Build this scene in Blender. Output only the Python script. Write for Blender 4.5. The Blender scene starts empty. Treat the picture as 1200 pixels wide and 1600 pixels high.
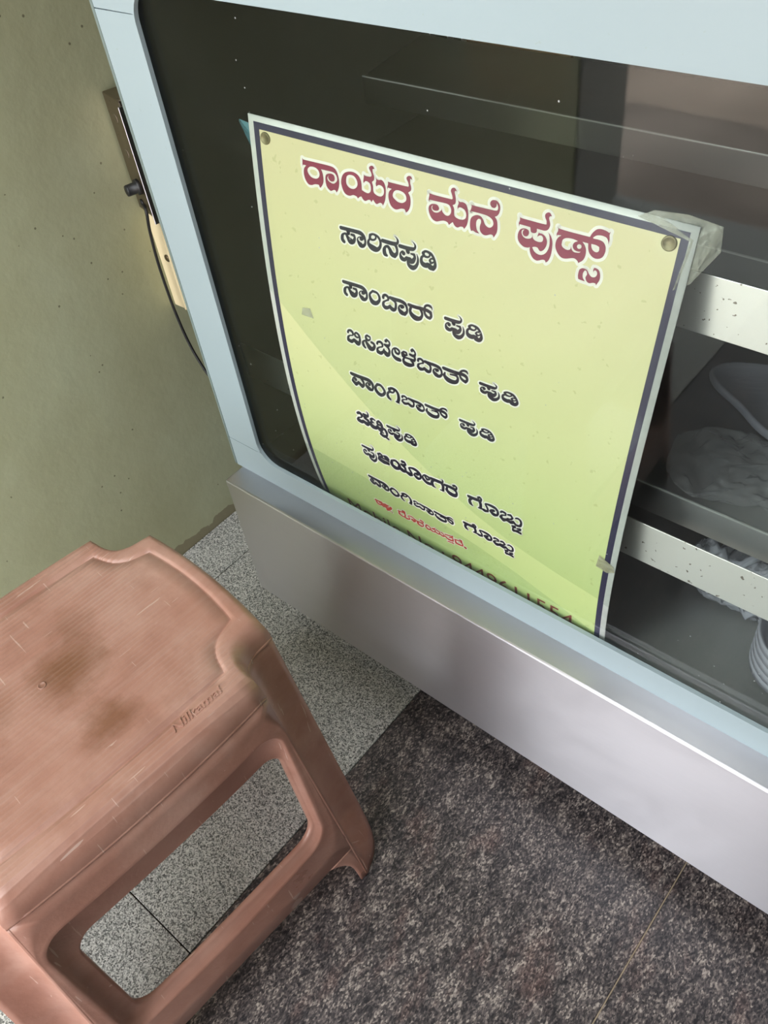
import bpy, bmesh, math, random
from mathutils import Vector, Matrix, noise
from mathutils.geometry import tessellate_polygon

scene = bpy.context.scene
COL = scene.collection
random.seed(7)

# ------------------------------------------------------------------ camera, sky, exposure
RCW = ((0.76386274, 0.63636988, -0.10745737),
       (0.40389633, -0.60123958, -0.68947713),
       (-0.50337011, 0.48326426, -0.71629198))          # world -> camera (x right, y down, z forward)
cam_data = bpy.data.cameras.new('camera')
cam_data.sensor_fit = 'VERTICAL'
cam_data.sensor_height = 36.0
cam_data.lens = 1336.58 * 36.0 / 1600.0
cam_data.clip_start = 0.01
cam = bpy.data.objects.new('camera', cam_data)
COL.objects.link(cam)
r0, r1, r2 = [Vector(r) for r in RCW]
m = Matrix((r0, -r1, -r2)).transposed().to_4x4()
m.translation = Vector((0.0, 0.0, 1.125))
cam.matrix_world = m
scene.camera = cam

world = bpy.data.worlds.new('world')
scene.world = world
world.use_nodes = True
wn = world.node_tree.nodes
wn['Background'].inputs[0].default_value = (0.93, 0.97, 1.0, 1)
wn['Background'].inputs[1].default_value = 5.2

# the open shop front and the open strip of sky above it, as sampling portals for the sky light
for nm, loc, size, rot in (('front_opening', (-0.46, -1.02, 1.30), (1.13, 2.62), (90, 0, 0)), ('sky_strip', (-0.46, -0.83, 2.66), (1.13, 0.28), (0, 0, 0))):
    pl = bpy.data.lights.new(nm, 'AREA')
    pl.shape = 'RECTANGLE'
    pl.size, pl.size_y = size
    pl.cycles.is_portal = True
    po = bpy.data.objects.new(nm, pl)
    COL.objects.link(po)
    po.location = loc
    po.rotation_euler = [math.radians(r) for r in rot]

sun = bpy.data.lights.new('street_sun', 'SUN')
sun.energy = 10.0
sun.angle = math.radians(0.6)
sun.color = (1.0, 0.95, 0.86)
so = bpy.data.objects.new('street_sun', sun)
COL.objects.link(so)
so.rotation_euler = Vector((-0.55, -0.18, -0.82)).to_track_quat('-Z', 'Y').to_euler()

scene.view_settings.view_transform = 'Standard'
scene.view_settings.look = 'None'
scene.view_settings.exposure = 0.30
scene.view_settings.gamma = 1.0
scene.view_settings.use_curve_mapping = False


# ------------------------------------------------------------------ helpers
def link(o, parent=None):
    COL.objects.link(o)
    if parent is not None:
        o.parent = parent
    return o


def tag(o, label=None, cat=None, group=None, kind=None):
    if label: o['label'] = label
    if cat: o['category'] = cat
    if group: o['group'] = group
    if kind: o['kind'] = kind
    return o


def thing(name, label, cat, loc=(0, 0, 0), rz=0.0):
    o = bpy.data.objects.new(name, None)
    o.empty_display_size = 0.05
    o.location = loc
    o.rotation_euler = (0, 0, rz)
    COL.objects.link(o)
    return tag(o, label, cat)


def mesh_obj(name, verts, faces, mat, parent=None, smooth=False):
    """verts are world coordinates, or local ones where the thing is turned"""
    off = Vector((0, 0, 0))
    p, turned = parent, False
    while p is not None:
        off = off + Vector(p.location)
        turned = turned or p.rotation_euler.z != 0
        p = p.parent
    if turned: off = Vector((0, 0, 0))
    me = bpy.data.meshes.new(name)
    me.from_pydata([tuple(Vector(v) - Vector(off)) for v in verts], [], faces)
    me.update()
    if smooth:
        for p in me.polygons: p.use_smooth = True
    if mat: me.materials.append(mat)
    o = bpy.data.objects.new(name, me)
    return link(o, parent)


def bm_obj(name, bm, mat, parent=None, smooth=False):
    bm.normal_update()
    vs = [v.co.copy() for v in bm.verts]
    bm.verts.index_update()
    fs = [[v.index for v in f.verts] for f in bm.faces]
    bm.free()
    return mesh_obj(name, vs, fs, mat, parent, smooth)


def add_box(bm, lo, hi, bevel=0.0, seg=2, mat=None):
    M = Matrix.Translation([(a + b) / 2 for a, b in zip(lo, hi)]) @ Matrix.Diagonal([b - a for a, b in zip(lo, hi)] + [1])
    r = bmesh.ops.create_cube(bm, size=1.0, matrix=(mat @ M) if mat else M)
    if bevel:
        es = list({e for v in r['verts'] for e in v.link_edges})
        bmesh.ops.bevel(bm, geom=es, offset=bevel, segments=seg, affect='EDGES', profile=0.5)


def box(name, lo, hi, mat, parent=None, bevel=0.0, seg=2, M=None):
    bm = bmesh.new()
    add_box(bm, lo, hi, bevel, seg, M)
    return bm_obj(name, bm, mat, parent)


def tube(name, pts, r, mat, parent=None, n=10, sub=6):
    pts = [Vector(p) for p in pts]
    sm = []
    for i in range(len(pts) - 1):
        p0, p1, p2, p3 = pts[max(i - 1, 0)], pts[i], pts[i + 1], pts[min(i + 2, len(pts) - 1)]
        for k in range(sub):
            t = k / sub
            sm.append(0.5 * ((2 * p1) + (p2 - p0) * t + (2 * p0 - 5 * p1 + 4 * p2 - p3) * t * t + (3 * p1 - p0 - 3 * p2 + p3) * t ** 3))
    sm.append(pts[-1])
    V, F = [], []
    up = Vector((0.3, 0.9, 0.1))
    for i, p in enumerate(sm):
        d = (sm[min(i + 1, len(sm) - 1)] - sm[max(i - 1, 0)]).normalized()
        a = d.cross(up).normalized()
        b = d.cross(a)
        for k in range(n):
            t = 2 * math.pi * k / n
            V.append(p + (a * math.cos(t) + b * math.sin(t)) * r)
    for i in range(len(sm) - 1):
        for k in range(n):
            F.append((i * n + k, i * n + (k + 1) % n, (i + 1) * n + (k + 1) % n, (i + 1) * n + k))
    F.append(tuple(range(n))[::-1])
    F.append(tuple((len(sm) - 1) * n + k for k in range(n)))
    return mesh_obj(name, V, F, mat, parent, True)


def lathe(name, prof, mat, parent=None, n=32, M=None, smooth=True):
    """prof: (r, z) list, turned about z then moved by M"""
    V, F = [], []
    M = M or Matrix.Identity(4)
    for r, z in prof:
        for k in range(n):
            t = 2 * math.pi * k / n
            V.append(M @ Vector((r * math.cos(t), r * math.sin(t), z)))
    for i in range(len(prof) - 1):
        for k in range(n):
            F.append((i * n + k, i * n + (k + 1) % n, (i + 1) * n + (k + 1) % n, (i + 1) * n + k))
    F.append(tuple(range(n))[::-1])
    F.append(tuple((len(prof) - 1) * n + k for k in range(n)))
    return mesh_obj(name, V, F, mat, parent, smooth)


# ------------------------------------------------------------------ materials
class NT:
    def __init__(s, name):
        s.m = bpy.data.materials.new(name)
        s.m.use_nodes = True
        s.t = s.m.node_tree
        s.b = s.t.nodes['Principled BSDF']
        s.out = s.t.nodes['Material Output']

    def n(s, kind, **kw):
        nd = s.t.nodes.new(kind)
        for k, v in kw.items():
            if k.startswith('i_'):
                key = k[2:]
                nd.inputs[int(key) if key.isdigit() else key.replace('_', ' ')].default_value = v
            else:
                setattr(nd, k, v)
        return nd

    def l(s, a, b): s.t.links.new(a, b)

    def coord(s, scale=(1, 1, 1), rot=(0, 0, 0)):
        tc = s.n('ShaderNodeTexCoord')
        mp = s.n('ShaderNodeMapping')
        mp.inputs['Scale'].default_value = scale
        mp.inputs['Rotation'].default_value = rot
        s.l(tc.outputs['Object'], mp.inputs['Vector'])
        return mp.outputs['Vector']

    def noise(s, vec, scale, detail=3, rough=0.5, dist=0.0):
        nd = s.n('ShaderNodeTexNoise')
        nd.inputs['Scale'].default_value = scale
        nd.inputs['Detail'].default_value = detail
        nd.inputs['Roughness'].default_value = rough
        nd.inputs['Distortion'].default_value = dist
        s.l(vec, nd.inputs['Vector'])
        return nd.outputs['Fac']

    def ramp(s, fac, stops, interp='LINEAR'):
        nd = s.n('ShaderNodeValToRGB')
        cr = nd.color_ramp
        cr.interpolation = interp
        while len(cr.elements) > 1: cr.elements.remove(cr.elements[-1])
        for i, (p, c) in enumerate(stops):
            if not isinstance(c, (tuple, list)): c = (c, c, c)
            e = cr.elements[0] if i == 0 else cr.elements.new(p)
            e.position = p
            e.color = (c[0], c[1], c[2], 1)
        s.l(fac, nd.inputs[0])
        return nd.outputs[0]

    def mix(s, fac, a, b, mode='MIX'):
        nd = s.n('ShaderNodeMix', data_type='RGBA', blend_type=mode)
        for sock, v in ((nd.inputs[0], fac), (nd.inputs[6], a), (nd.inputs[7], b)):
            if hasattr(v, 'links'): s.l(v, sock)
            else: sock.default_value = v if isinstance(v, (int, float)) else (v[0], v[1], v[2], 1)
        return nd.outputs[2]

    def math(s, op, a, b=0.0):
        nd = s.n('ShaderNodeMath', operation=op)
        for sock, v in ((nd.inputs[0], a), (nd.inputs[1], b)):
            if hasattr(v, 'links'): s.l(v, sock)
            else: sock.default_value = v
        return nd.outputs[0]

    def bump(s, h, strength=0.3, dist=0.001):
        nd = s.n('ShaderNodeBump')
        nd.inputs['Strength'].default_value = strength
        nd.inputs['Distance'].default_value = dist
        s.l(h, nd.inputs['Height'])
        s.l(nd.outputs[0], s.b.inputs['Normal'])

    def set(s, **kw):
        for k, v in kw.items():
            sock = s.b.inputs[k.replace('_', ' ')]
            if hasattr(v, 'links'): s.l(v, sock)
            elif isinstance(v, (tuple, list)): sock.default_value = (v[0], v[1], v[2], 1)
            else: sock.default_value = v
        return s.m


def srgb(r, g, b):
    f = lambda c: c / 12.92 if c <= 0.04045 else ((c + 0.055) / 1.055) ** 2.4
    return tuple(f(c / 255.0) for c in (r, g, b))


def plain(name, col, rough=0.5, metal=0.0, var=0.08, scale=40.0, **kw):
    t = NT(name)
    v = t.coord()
    nz = t.noise(v, scale, 4)
    c0 = tuple(c * (1 - var) for c in col)
    c1 = tuple(min(1, c * (1 + var)) for c in col)
    t.set(Base_Color=t.ramp(nz, [(0.3, c0), (0.7, c1)]), Roughness=rough, Metallic=metal, **kw)
    return t.m


def m_wall():
    t = NT('olive_paint')
    v = t.coord()
    big = t.noise(v, 2.6, 4, 0.6)
    fine = t.noise(v, 60, 5, 0.6)
    c = t.ramp(big, [(0.3, srgb(174, 173, 138)), (0.55, srgb(185, 187, 154)), (0.75, srgb(194, 199, 168))])
    c = t.mix(t.math('MULTIPLY', fine, 0.25), c, srgb(150, 148, 110))
    spk = t.n('ShaderNodeTexVoronoi'); spk.inputs['Scale'].default_value = 55
    t.l(v, spk.inputs['Vector'])
    sel = t.noise(v, 9, 3)
    dots = t.math('MULTIPLY', t.math('LESS_THAN', spk.outputs['Distance'], 0.09), t.math('GREATER_THAN', sel, 0.56))
    c = t.mix(t.math('MULTIPLY', dots, 0.75), c, srgb(86, 80, 58))
    sx = t.n('ShaderNodeSeparateXYZ'); t.l(v, sx.inputs[0])
    low = t.math('LESS_THAN', t.math('ADD', sx.outputs[2], t.math('MULTIPLY', t.noise(v, 22, 4), 0.05)), 0.045)
    c = t.mix(t.math('MULTIPLY', low, 0.6), c, srgb(112, 92, 70))
    t.bump(t.math('ADD', t.noise(v, 14, 4), t.math('MULTIPLY', fine, 0.3)), 0.35, 0.004)
    t.set(Base_Color=c, Roughness=0.55)
    return t.m


def cells(t, vec, scale):
    vo = t.n('ShaderNodeTexVoronoi')
    vo.inputs['Scale'].default_value = scale
    t.l(vec, vo.inputs['Vector'])
    sp = t.n('ShaderNodeSeparateColor')
    t.l(vo.outputs['Color'], sp.inputs[0])
    return sp.outputs[0], sp.outputs[1]


def m_granite_light():
    t = NT('grey_speckled_granite')
    v = t.coord()
    a, b = cells(t, v, 640)
    n1 = t.noise(v, 260, 3, 0.6)
    w = t.math('ADD', t.math('MULTIPLY', a, 0.62), t.math('MULTIPLY', n1, 0.5))
    c = t.ramp(w, [(0.24, srgb(52, 52, 52)), (0.40, srgb(120, 120, 117)), (0.58, srgb(182, 181, 175)), (0.82, srgb(230, 228, 222))])
    c = t.mix(t.math('MULTIPLY', t.noise(v, 7, 4), 0.3), c, srgb(140, 138, 130))
    t.set(Base_Color=c, Roughness=0.45)
    return t.m


def m_granite_dark():
    t = NT('dark_brown_granite')
    v = t.coord((1.5, 0.8, 1), (0, 0, 0.12))
    a, b = cells(t, v, 420)
    n1 = t.noise(v, 125, 5, 0.72)
    n2 = t.noise(v, 30, 4, 0.65, 0.3)
    w = t.math('ADD', t.math('MULTIPLY', a, 0.24), t.math('ADD', t.math('MULTIPLY', n1, 0.58), t.math('MULTIPLY', n2, 0.42)))
    c = t.ramp(w, [(0.46, srgb(24, 22, 26)), (0.60, srgb(66, 60, 61)), (0.70, srgb(108, 98, 95)), (0.80, srgb(176, 164, 154))])
    r = t.noise(v, 9, 4, 0.65)
    red = t.math('MULTIPLY', t.ramp(r, [(0.54, 0.0), (0.72, 1.0)]), 0.45)
    c = t.mix(red, c, t.ramp(w, [(0.45, srgb(46, 30, 30)), (0.75, srgb(132, 92, 82))]))
    t.set(Base_Color=c, Roughness=t.ramp(t.noise(v, 5, 3), [(0.3, 0.36), (0.7, 0.5)]))
    return t.m


def m_steel(name, col=(0.64, 0.62, 0.655), rough=0.37, spots=0.0, aniso=0.85):
    t = NT(name)
    v = t.coord((1.2, 1.2, 260))
    br = t.noise(v, 4, 4, 0.6)
    v2 = t.coord()
    smear = t.noise(v2, 6, 5, 0.65, 0.6)
    c = t.mix(t.math('MULTIPLY', br, 0.35), col, tuple(x * 0.8 for x in col))
    c = t.mix(t.math('MULTIPLY', t.ramp(smear, [(0.45, 0.0), (0.75, 1.0)]), 0.18), c, tuple(x * 0.75 for x in col))
    if spots:
        a = t.math('MULTIPLY', t.math('GREATER_THAN', t.noise(v2, 170, 2), 0.685), t.math('GREATER_THAN', t.noise(v2, 18, 2), 0.52))
        c = t.mix(t.math('MULTIPLY', a, spots), c, srgb(84, 66, 52))
    tan = t.n('ShaderNodeTangent', direction_type='RADIAL', axis='Z')
    t.l(tan.outputs[0], t.b.inputs['Tangent'])
    t.set(Base_Color=c, Metallic=1.0, Roughness=t.ramp(smear, [(0.3, rough), (0.7, rough + 0.05)]), Anisotropic=aniso, Anisotropic_Rotation=0.25)
    return t.m


def m_pale_frame():
    t = NT('pale_blue_lacquer')
    v = t.coord()
    c = t.ramp(t.noise(v, 3, 3), [(0.35, srgb(156, 171, 176)), (0.7, srgb(163, 178, 183))])
    c = t.mix(t.math('MULTIPLY', t.math('GREATER_THAN', t.noise(v, 210, 2), 0.74), 0.3), c, srgb(150, 160, 150))
    t.set(Base_Color=c, Roughness=0.3, Specular_IOR_Level=0.25)
    return t.m


def m_glass(name='display_glass', tint=(0.93, 0.96, 0.94), haze=0.004):
    t = NT(name)
    t.t.nodes.remove(t.b)
    lw = t.n('ShaderNodeLayerWeight', i_Blend=0.5)
    fr = t.math('ADD', t.math('MULTIPLY', t.math('POWER', lw.outputs['Facing'], 5.0), 0.96), 0.031)
    tr = t.n('ShaderNodeBsdfTransparent'); tr.inputs[0].default_value = (*tint, 1)
    gl = t.n('ShaderNodeBsdfGlossy'); gl.inputs['Roughness'].default_value = 0.02
    df = t.n('ShaderNodeBsdfDiffuse'); df.inputs[0].default_value = (0.7, 0.72, 0.72, 1)
    v = t.coord()
    dust = t.ramp(t.noise(v, 5, 5, 0.6, 0.8), [(0.4, haze * 0.3), (0.75, haze)])
    spk = t.n('ShaderNodeTexVoronoi'); spk.inputs['Scale'].default_value = 62
    t.l(v, spk.inputs['Vector'])
    d2 = t.math('MULTIPLY', t.math('LESS_THAN', spk.outputs['Distance'], 0.045), t.math('GREATER_THAN', t.noise(v, 11, 2), 0.55))
    m0 = t.n('ShaderNodeMixShader')
    t.l(t.math('MAXIMUM', dust, t.math('MULTIPLY', d2, 0.5)), m0.inputs[0]); t.l(tr.outputs[0], m0.inputs[1]); t.l(df.outputs[0], m0.inputs[2])
    m1 = t.n('ShaderNodeMixShader')
    t.l(fr, m1.inputs[0]); t.l(m0.outputs[0], m1.inputs[1]); t.l(gl.outputs[0], m1.inputs[2])
    t.l(m1.outputs[0], t.out.inputs['Surface'])
    return t.m


def m_film(name, col, alpha, rough=0.15, crinkle=60.0):
    t = NT(name)
    v = t.coord()
    t.bump(t.noise(v, crinkle, 4, 0.6, 1.2), 0.9, 0.004)
    t.set(Base_Color=col, Roughness=rough, Alpha=alpha, Specular_IOR_Level=0.8)
    return t.m


def m_stool():
    t = NT('worn_brown_plastic')
    v = t.coord()
    sx = t.n('ShaderNodeSeparateXYZ'); t.l(v, sx.inputs[0])
    big = t.noise(v, 7, 5, 0.6, 0.3)
    vs = t.coord((38, 2.2, 6), (0, 0, 0.03))
    st = t.noise(vs, 2.2, 5, 0.65)
    c = t.ramp(big, [(0.28, srgb(154, 107, 92)), (0.5, srgb(178, 130, 113)), (0.72, srgb(198, 156, 140))])
    c = t.mix(t.math('MULTIPLY', t.ramp(st, [(0.45, 0.0), (0.7, 1.0)]), 0.24), c, srgb(200, 166, 152))
    c = t.mix(t.math('MULTIPLY', t.ramp(t.noise(v, 15, 4, 0.6), [(0.55, 0.0), (0.72, 1.0)]), 0.3), c, srgb(130, 82, 62))
    # brown stains in the middle of the seat
    def spot(cx, cy, r0, r1):
        d = t.n('ShaderNodeVectorMath', operation='DISTANCE')
        t.l(v, d.inputs[0]); d.inputs[1].default_value = (cx, cy, 0.45)
        w = t.math('ADD', d.outputs['Value'], t.math('MULTIPLY', t.math('SUBTRACT', t.noise(v, 26, 4, 0.7), 0.5), 0.07))
        return t.ramp(w, [(r0, 1.0), (r1, 0.0)])
    seat = t.math('GREATER_THAN', sx.outputs[2], 0.442)
    for cx, cy, r0, r1, kk in ((-0.01, 0.03, 0.012, 0.05, 0.85), (0.075, 0.02, 0.008, 0.035, 0.7), (-0.03, -0.06, 0.01, 0.045, 0.45), (-0.05, 0.06, 0.008, 0.03, 0.3)):
        c = t.mix(t.math('MULTIPLY', t.math('MULTIPLY', spot(cx, cy, r0, r1), seat), kk), c, srgb(122, 78, 50))
    # scratches
    wv = t.coord((240, 14, 20), (0, 0, 0.5))
    wv2 = t.coord((16, 260, 20), (0, 0, 0.9))
    sc = t.math('MAXIMUM', t.math('GREATER_THAN', t.noise(wv, 1.0, 2), 0.715), t.math('GREATER_THAN', t.noise(wv2, 1.0, 2), 0.72))
    c = t.mix(t.math('MULTIPLY', sc, 0.55), c, srgb(222, 196, 182))
    # ribs of the seat: fine relief across local x
    wav = t.math('POWER', t.math('ABSOLUTE', t.math('SINE', t.math('MULTIPLY', sx.outputs[0], 560.0))), 5.0)
    ribs = t.math('MULTIPLY', t.math('MULTIPLY', wav, seat), t.ramp(t.math('ABSOLUTE', sx.outputs[1]), [(0.13, 1.0), (0.16, 0.0)]))
    h = t.math('ADD', t.math('MULTIPLY', ribs, 0.42), t.math('MULTIPLY', t.noise(v, 34, 5, 0.6), 0.9))
    c = t.mix(t.math('MULTIPLY', t.math('MULTIPLY', ribs, t.ramp(t.noise(v, 9, 3), [(0.4, 0.0), (0.65, 1.0)])), 0.3), c, srgb(206, 176, 162))
    t.bump(h, 0.4, 0.0022)
    t.set(Base_Color=c, Roughness=t.ramp(big, [(0.3, 0.27), (0.7, 0.42)]), Specular_IOR_Level=0.6)
    return t.m


M = dict(
    wall=m_wall(), gl=m_granite_light(), gd=m_granite_dark(),
    steel=m_steel('brushed_steel'), steel_rail=m_steel('spotted_steel', (0.66, 0.64, 0.62), 0.34, 0.8),
    haze_paled_steel=m_steel('haze_paled_steel', (0.36, 0.35, 0.35), 0.4), steel_dark=m_steel('dull_steel', (0.22, 0.22, 0.216), 0.36), steel_box=m_steel('stained_steel', (0.36, 0.30, 0.25), 0.45, 0.5),  # lower shelf and case floor steel paled for reflection haze in the glass
    frame=m_pale_frame(), frame_edge=plain('grey_edge', srgb(120, 134, 130), 0.4),
    glass=m_glass(), stool=m_stool(),
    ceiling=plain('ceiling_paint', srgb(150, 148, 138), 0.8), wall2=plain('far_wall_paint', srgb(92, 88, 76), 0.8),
    jamb=plain('grey_stone', srgb(156, 154, 148), 0.6, var=0.3, scale=120),
    road=plain('dusty_ground', srgb(182, 164, 152), 0.85, var=0.35, scale=2.2),
    black=plain('black_plastic', (0.012, 0.012, 0.013), 0.45), cream=plain('cream_plastic', srgb(226, 208, 170), 0.5, var=0.06, scale=9),
    grout=plain('dark_joint', (0.03, 0.028, 0.026), 0.9), dark_liner=plain('dark_liner', (0.035, 0.036, 0.032), 0.55),
    brown=plain('brown_laminate', srgb(140, 92, 48), 0.5, var=0.1, scale=12),
    paper=plain('white_board', srgb(226, 226, 222), 0.5, var=0.05, scale=90),
    navy=plain('navy_print', srgb(38, 34, 66), 0.45, var=0.08), ink=plain('dark_ink', srgb(26, 22, 42), 0.45, var=0.05),
    maroon=plain('maroon_ink', srgb(138, 38, 70), 0.45, var=0.06), redink=plain('red_ink', srgb(206, 62, 52), 0.45, var=0.06),
    brownink=plain('brown_ink', srgb(126, 42, 30), 0.45, var=0.06), halo=plain('white_print', srgb(240, 234, 226), 0.5, var=0.02),
    tack=plain('dull_brass', srgb(128, 118, 88), 0.45, 0.6, var=0.2, scale=160),
    fold=plain('painted_edge_glint', srgb(206, 206, 202), 0.25, 0.3, var=0.03),  # whitish colour stands in for the highlight along the shelf edges
    filler=plain('beige_joint', srgb(150, 134, 112), 0.8),
    screw=plain('screw_metal', srgb(110, 96, 76), 0.4, 0.8),
)


def m_poster():
    t = NT('yellow_green_print')
    v = t.coord()
    sx = t.n('ShaderNodeSeparateXYZ'); t.l(v, sx.inputs[0])
    c = t.ramp(sx.outputs[2], [(0.05, srgb(196, 212, 142)), (0.26, srgb(212, 212, 160)), (0.50, srgb(219, 206, 166))])
    c = t.mix(t.math('MULTIPLY', t.math('GREATER_THAN', t.noise(v, 120, 3), 0.69), 0.3), c, srgb(150, 150, 90))
    c = t.mix(t.math('MULTIPLY', t.noise(v, 9, 4), 0.16), c, srgb(196, 196, 120))
    t.set(Base_Color=c, Roughness=0.42)
    return t.m


M['field'] = m_poster()

# ------------------------------------------------------------------ the place: floor, walls, opening
XW = -1.029
fl = box('floor', (-1.3, -1.0, -0.10), (0.82, 1.9, -0.004), M['grout'])
tag(fl, 'floor of grey and dark brown granite slabs', 'floor', kind='structure')
J = 0.0008
slabs = [((XW, -1.0), (-0.935, 1.85), 'gl'), ((-0.935, -1.0), (-0.503, 0.031), 'gl'), ((-0.935, 0.031), (-0.503, 1.85), 'gl'),
         ((-0.503, -1.0), (-0.0735, 1.85), 'gd'), ((-0.0735, -1.0), (0.72, 0.95), 'gd'), ((-0.0735, 0.95), (0.72, 1.85), 'gd'),
         ]
for (a, b, k) in slabs:
    box('granite_slab', (a[0] + J, a[1] + J, -0.03), (b[0] - J, b[1] - J, 0.0), M[k], fl, 0.0006, 1)

box('joint_filler', (-0.0742, -1.0, -0.012), (-0.0728, 0.94, -0.0002), M['filler'], fl)

def struct(name, lo, hi, mat, label, cat):
    return tag(box(name, lo, hi, mat), label, cat, kind='structure')

struct('wall_left', (XW - 0.2, -0.775, -0.02), (XW, 1.9, 2.7), M['wall'], 'olive green painted wall with small dark specks', 'wall')
struct('trim_1', (XW - 0.24, -1.0, -0.02), (XW + 0.004, -0.775, 2.7), M['jamb'], 'grey stone door jamb at the end of the green wall', 'trim')
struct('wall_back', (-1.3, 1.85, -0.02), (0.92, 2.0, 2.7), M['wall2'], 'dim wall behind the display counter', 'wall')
struct('wall_right', (0.72, -1.0, -0.02), (0.92, 1.85, 2.7), M['wall2'], 'unseen dim wall on the right, drawn in to cut side light', 'wall')  # out of view; set close and dark to cut light from the right
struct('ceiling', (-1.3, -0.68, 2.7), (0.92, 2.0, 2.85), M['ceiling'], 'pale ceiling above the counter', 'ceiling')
struct('added_wall_front', (0.1, -1.0, -0.02), (0.92, -0.9, 2.7), M['wall2'], 'unseen dim wall added right of the shop opening to block light', 'wall')  # added out of view to narrow the opening and block light from the right
pv = box('pavement', (-9, -9, -0.14), (9, -1.0, -0.02), M['road'])
tag(pv, 'dusty brown ground outside the shop opening', 'ground', kind='structure')

# ------------------------------------------------------------------ display counter
CX0, CX1, CY0, CY1 = -0.803, 0.62, 0.471, 1.02
GY = 0.505                                                # front face of the pale border
cab = thing('display_counter', 'glass fronted stainless steel display counter with pale blue border', 'display counter', (-0.1, 0.74, 0))
ZB, ZT = 0.0675, 0.310
bm = bmesh.new()
add_box(bm, (CX0, CY0, ZB), (CX1, CY1, ZT), 0.0025, 2)
bm_obj('steel_base', bm, M['steel'], cab)
for fx in (CX0 + 0.06, CX1 - 0.06):
    for fy in (CY0 + 0.09, CY1 - 0.07):
        lathe('foot', [(0.018, 0), (0.02, 0.004), (0.02, 0.05), (0.014, 0.056), (0.014, ZB)], M['black'], cab, 20, Matrix.Translation((fx, fy, 0)))

FX0, FX1, FZ1 = -0.812, 0.63, 1.06                        # border outline
OX0, OX1, OZ0, OZ1 = -0.752, 0.57, 0.348, 0.926           # opening
RR = 0.032


def extrude_y(name, pts, y0, y1, mat, parent, bevel=0.0008):
    """outline in (x, z) made solid between y0 and y1"""
    n = len(pts)
    V = [(x, y0, z) for x, z in pts] + [(x, y1, z) for x, z in pts]
    tris = tessellate_polygon([[Vector((x, z, 0)) for x, z in pts]])
    F = []
    for t in tris:
        F.append(tuple(t)); F.append(tuple(i + n for i in t[::-1]))
    for i in range(n):
        j = (i + 1) % n
        F.append((i, j, n + j, n + i))
    o = mesh_obj(name, V, F, mat, parent)
    b2 = bmesh.new(); b2.from_mesh(o.data)
    bmesh.ops.recalc_face_normals(b2, faces=b2.faces[:])
    b2.to_mesh(o.data); b2.free()
    return o


def arc(cx, cz, r, a0, a1, n=10):
    return [(cx + r * math.cos(math.radians(a0 + (a1 - a0) * k / n)), cz + r * math.sin(math.radians(a0 + (a1 - a0) * k / n))) for k in range(n + 1)]


G = 0.0006
zs0, zs1 = 0.362, 0.903
# lower border strip with its rounded inner corners
low = [(FX0, ZT), (FX1, ZT), (FX1, zs0 - G), (OX1 + 0.003, zs0 - G)] + arc(OX1 - RR, OZ0 + RR, RR, -28, -90, 8) \
    + arc(OX0 + RR, OZ0 + RR, RR, -90, -152, 8) + [(OX0 - 0.003, zs0 - G), (FX0, zs0 - G)]
extrude_y('border_bottom_strip', low, GY, GY + 0.005, M['frame'], cab)
top = [(FX0, zs1 + G), (OX0 - 0.003, zs1 + G)] + arc(OX0 + RR, OZ1 - RR, RR, 164, 90, 8) + arc(OX1 - RR, OZ1 - RR, RR, 90, 16, 8) \
    + [(OX1 + 0.003, zs1 + G), (FX1, zs1 + G), (FX1, FZ1), (FX0, FZ1)]
extrude_y('border_top_strip', top, GY, GY + 0.005, M['frame'], cab)
lf = [(FX0, zs0 + G), (OX0 - 0.0025, zs0 + G)] + arc(OX0 + RR, OZ0 + RR, RR, 212, 180, 5) + arc(OX0 + RR, OZ1 - RR, RR, 180, 164, 3) + [(FX0, zs1 - G)]
extrude_y('border_side_strip', lf, GY, GY + 0.005, M['frame'], cab)
extrude_y('border_side_strip', [(2 * (FX0 + FX1) / 2 - x, z) for x, z in lf], GY, GY + 0.005, M['frame'], cab)
gp = box('glass_pane', (FX0 + 0.004, GY + 0.0052, ZT + 0.001), (FX1 - 0.004, GY + 0.0102, FZ1 - 0.004), M['glass'], cab)
# grey carcass edge behind the border, the sides, top, floor and back of the case
box('side_panel', (FX0 + 0.001, GY + 0.0105, ZT), (FX0 + 0.012, CY1, FZ1), M['dark_liner'], cab, 0.001)
box('side_panel', (FX1 - 0.012, GY + 0.0105, ZT), (FX1 - 0.001, CY1, FZ1), M['dark_liner'], cab, 0.001)
box('edge_trim', (FX0 - 0.004, GY - 0.001, ZT + 0.001), (FX0 - 0.0002, GY + 0.016, FZ1), M['frame_edge'], cab, 0.0008, 1)
box('top_panel', (FX0, GY + 0.006, FZ1), (FX1, CY1, FZ1 + 0.02), M['dark_liner'], cab, 0.001)
box('case_floor', (FX0 + 0.012, GY + 0.0105, ZT), (FX1 - 0.012, CY1 - 0.012, ZT + 0.004), M['haze_paled_steel'], cab)
# back: dark sliding doors with thin aluminium stiles, one brown board
BY = CY1 - 0.03
box('back_door', (FX0 + 0.012, BY, ZT + 0.004), (-0.20, BY + 0.006, FZ1), M['dark_liner'], cab)
box('back_door', (-0.24, BY + 0.008, ZT + 0.004), (FX1 - 0.012, BY + 0.014, FZ1), M['dark_liner'], cab)
for sx_ in (-0.790, -0.760, -0.737):
    box('door_stile', (sx_, BY - 0.012, ZT + 0.004), (sx_ + 0.0022, BY, FZ1), M['steel'], cab)
box('brown_board', (-0.733, BY - 0.006, 0.702), (-0.575, BY - 0.001, 0.80), M['brown'], cab, 0.001)

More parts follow.
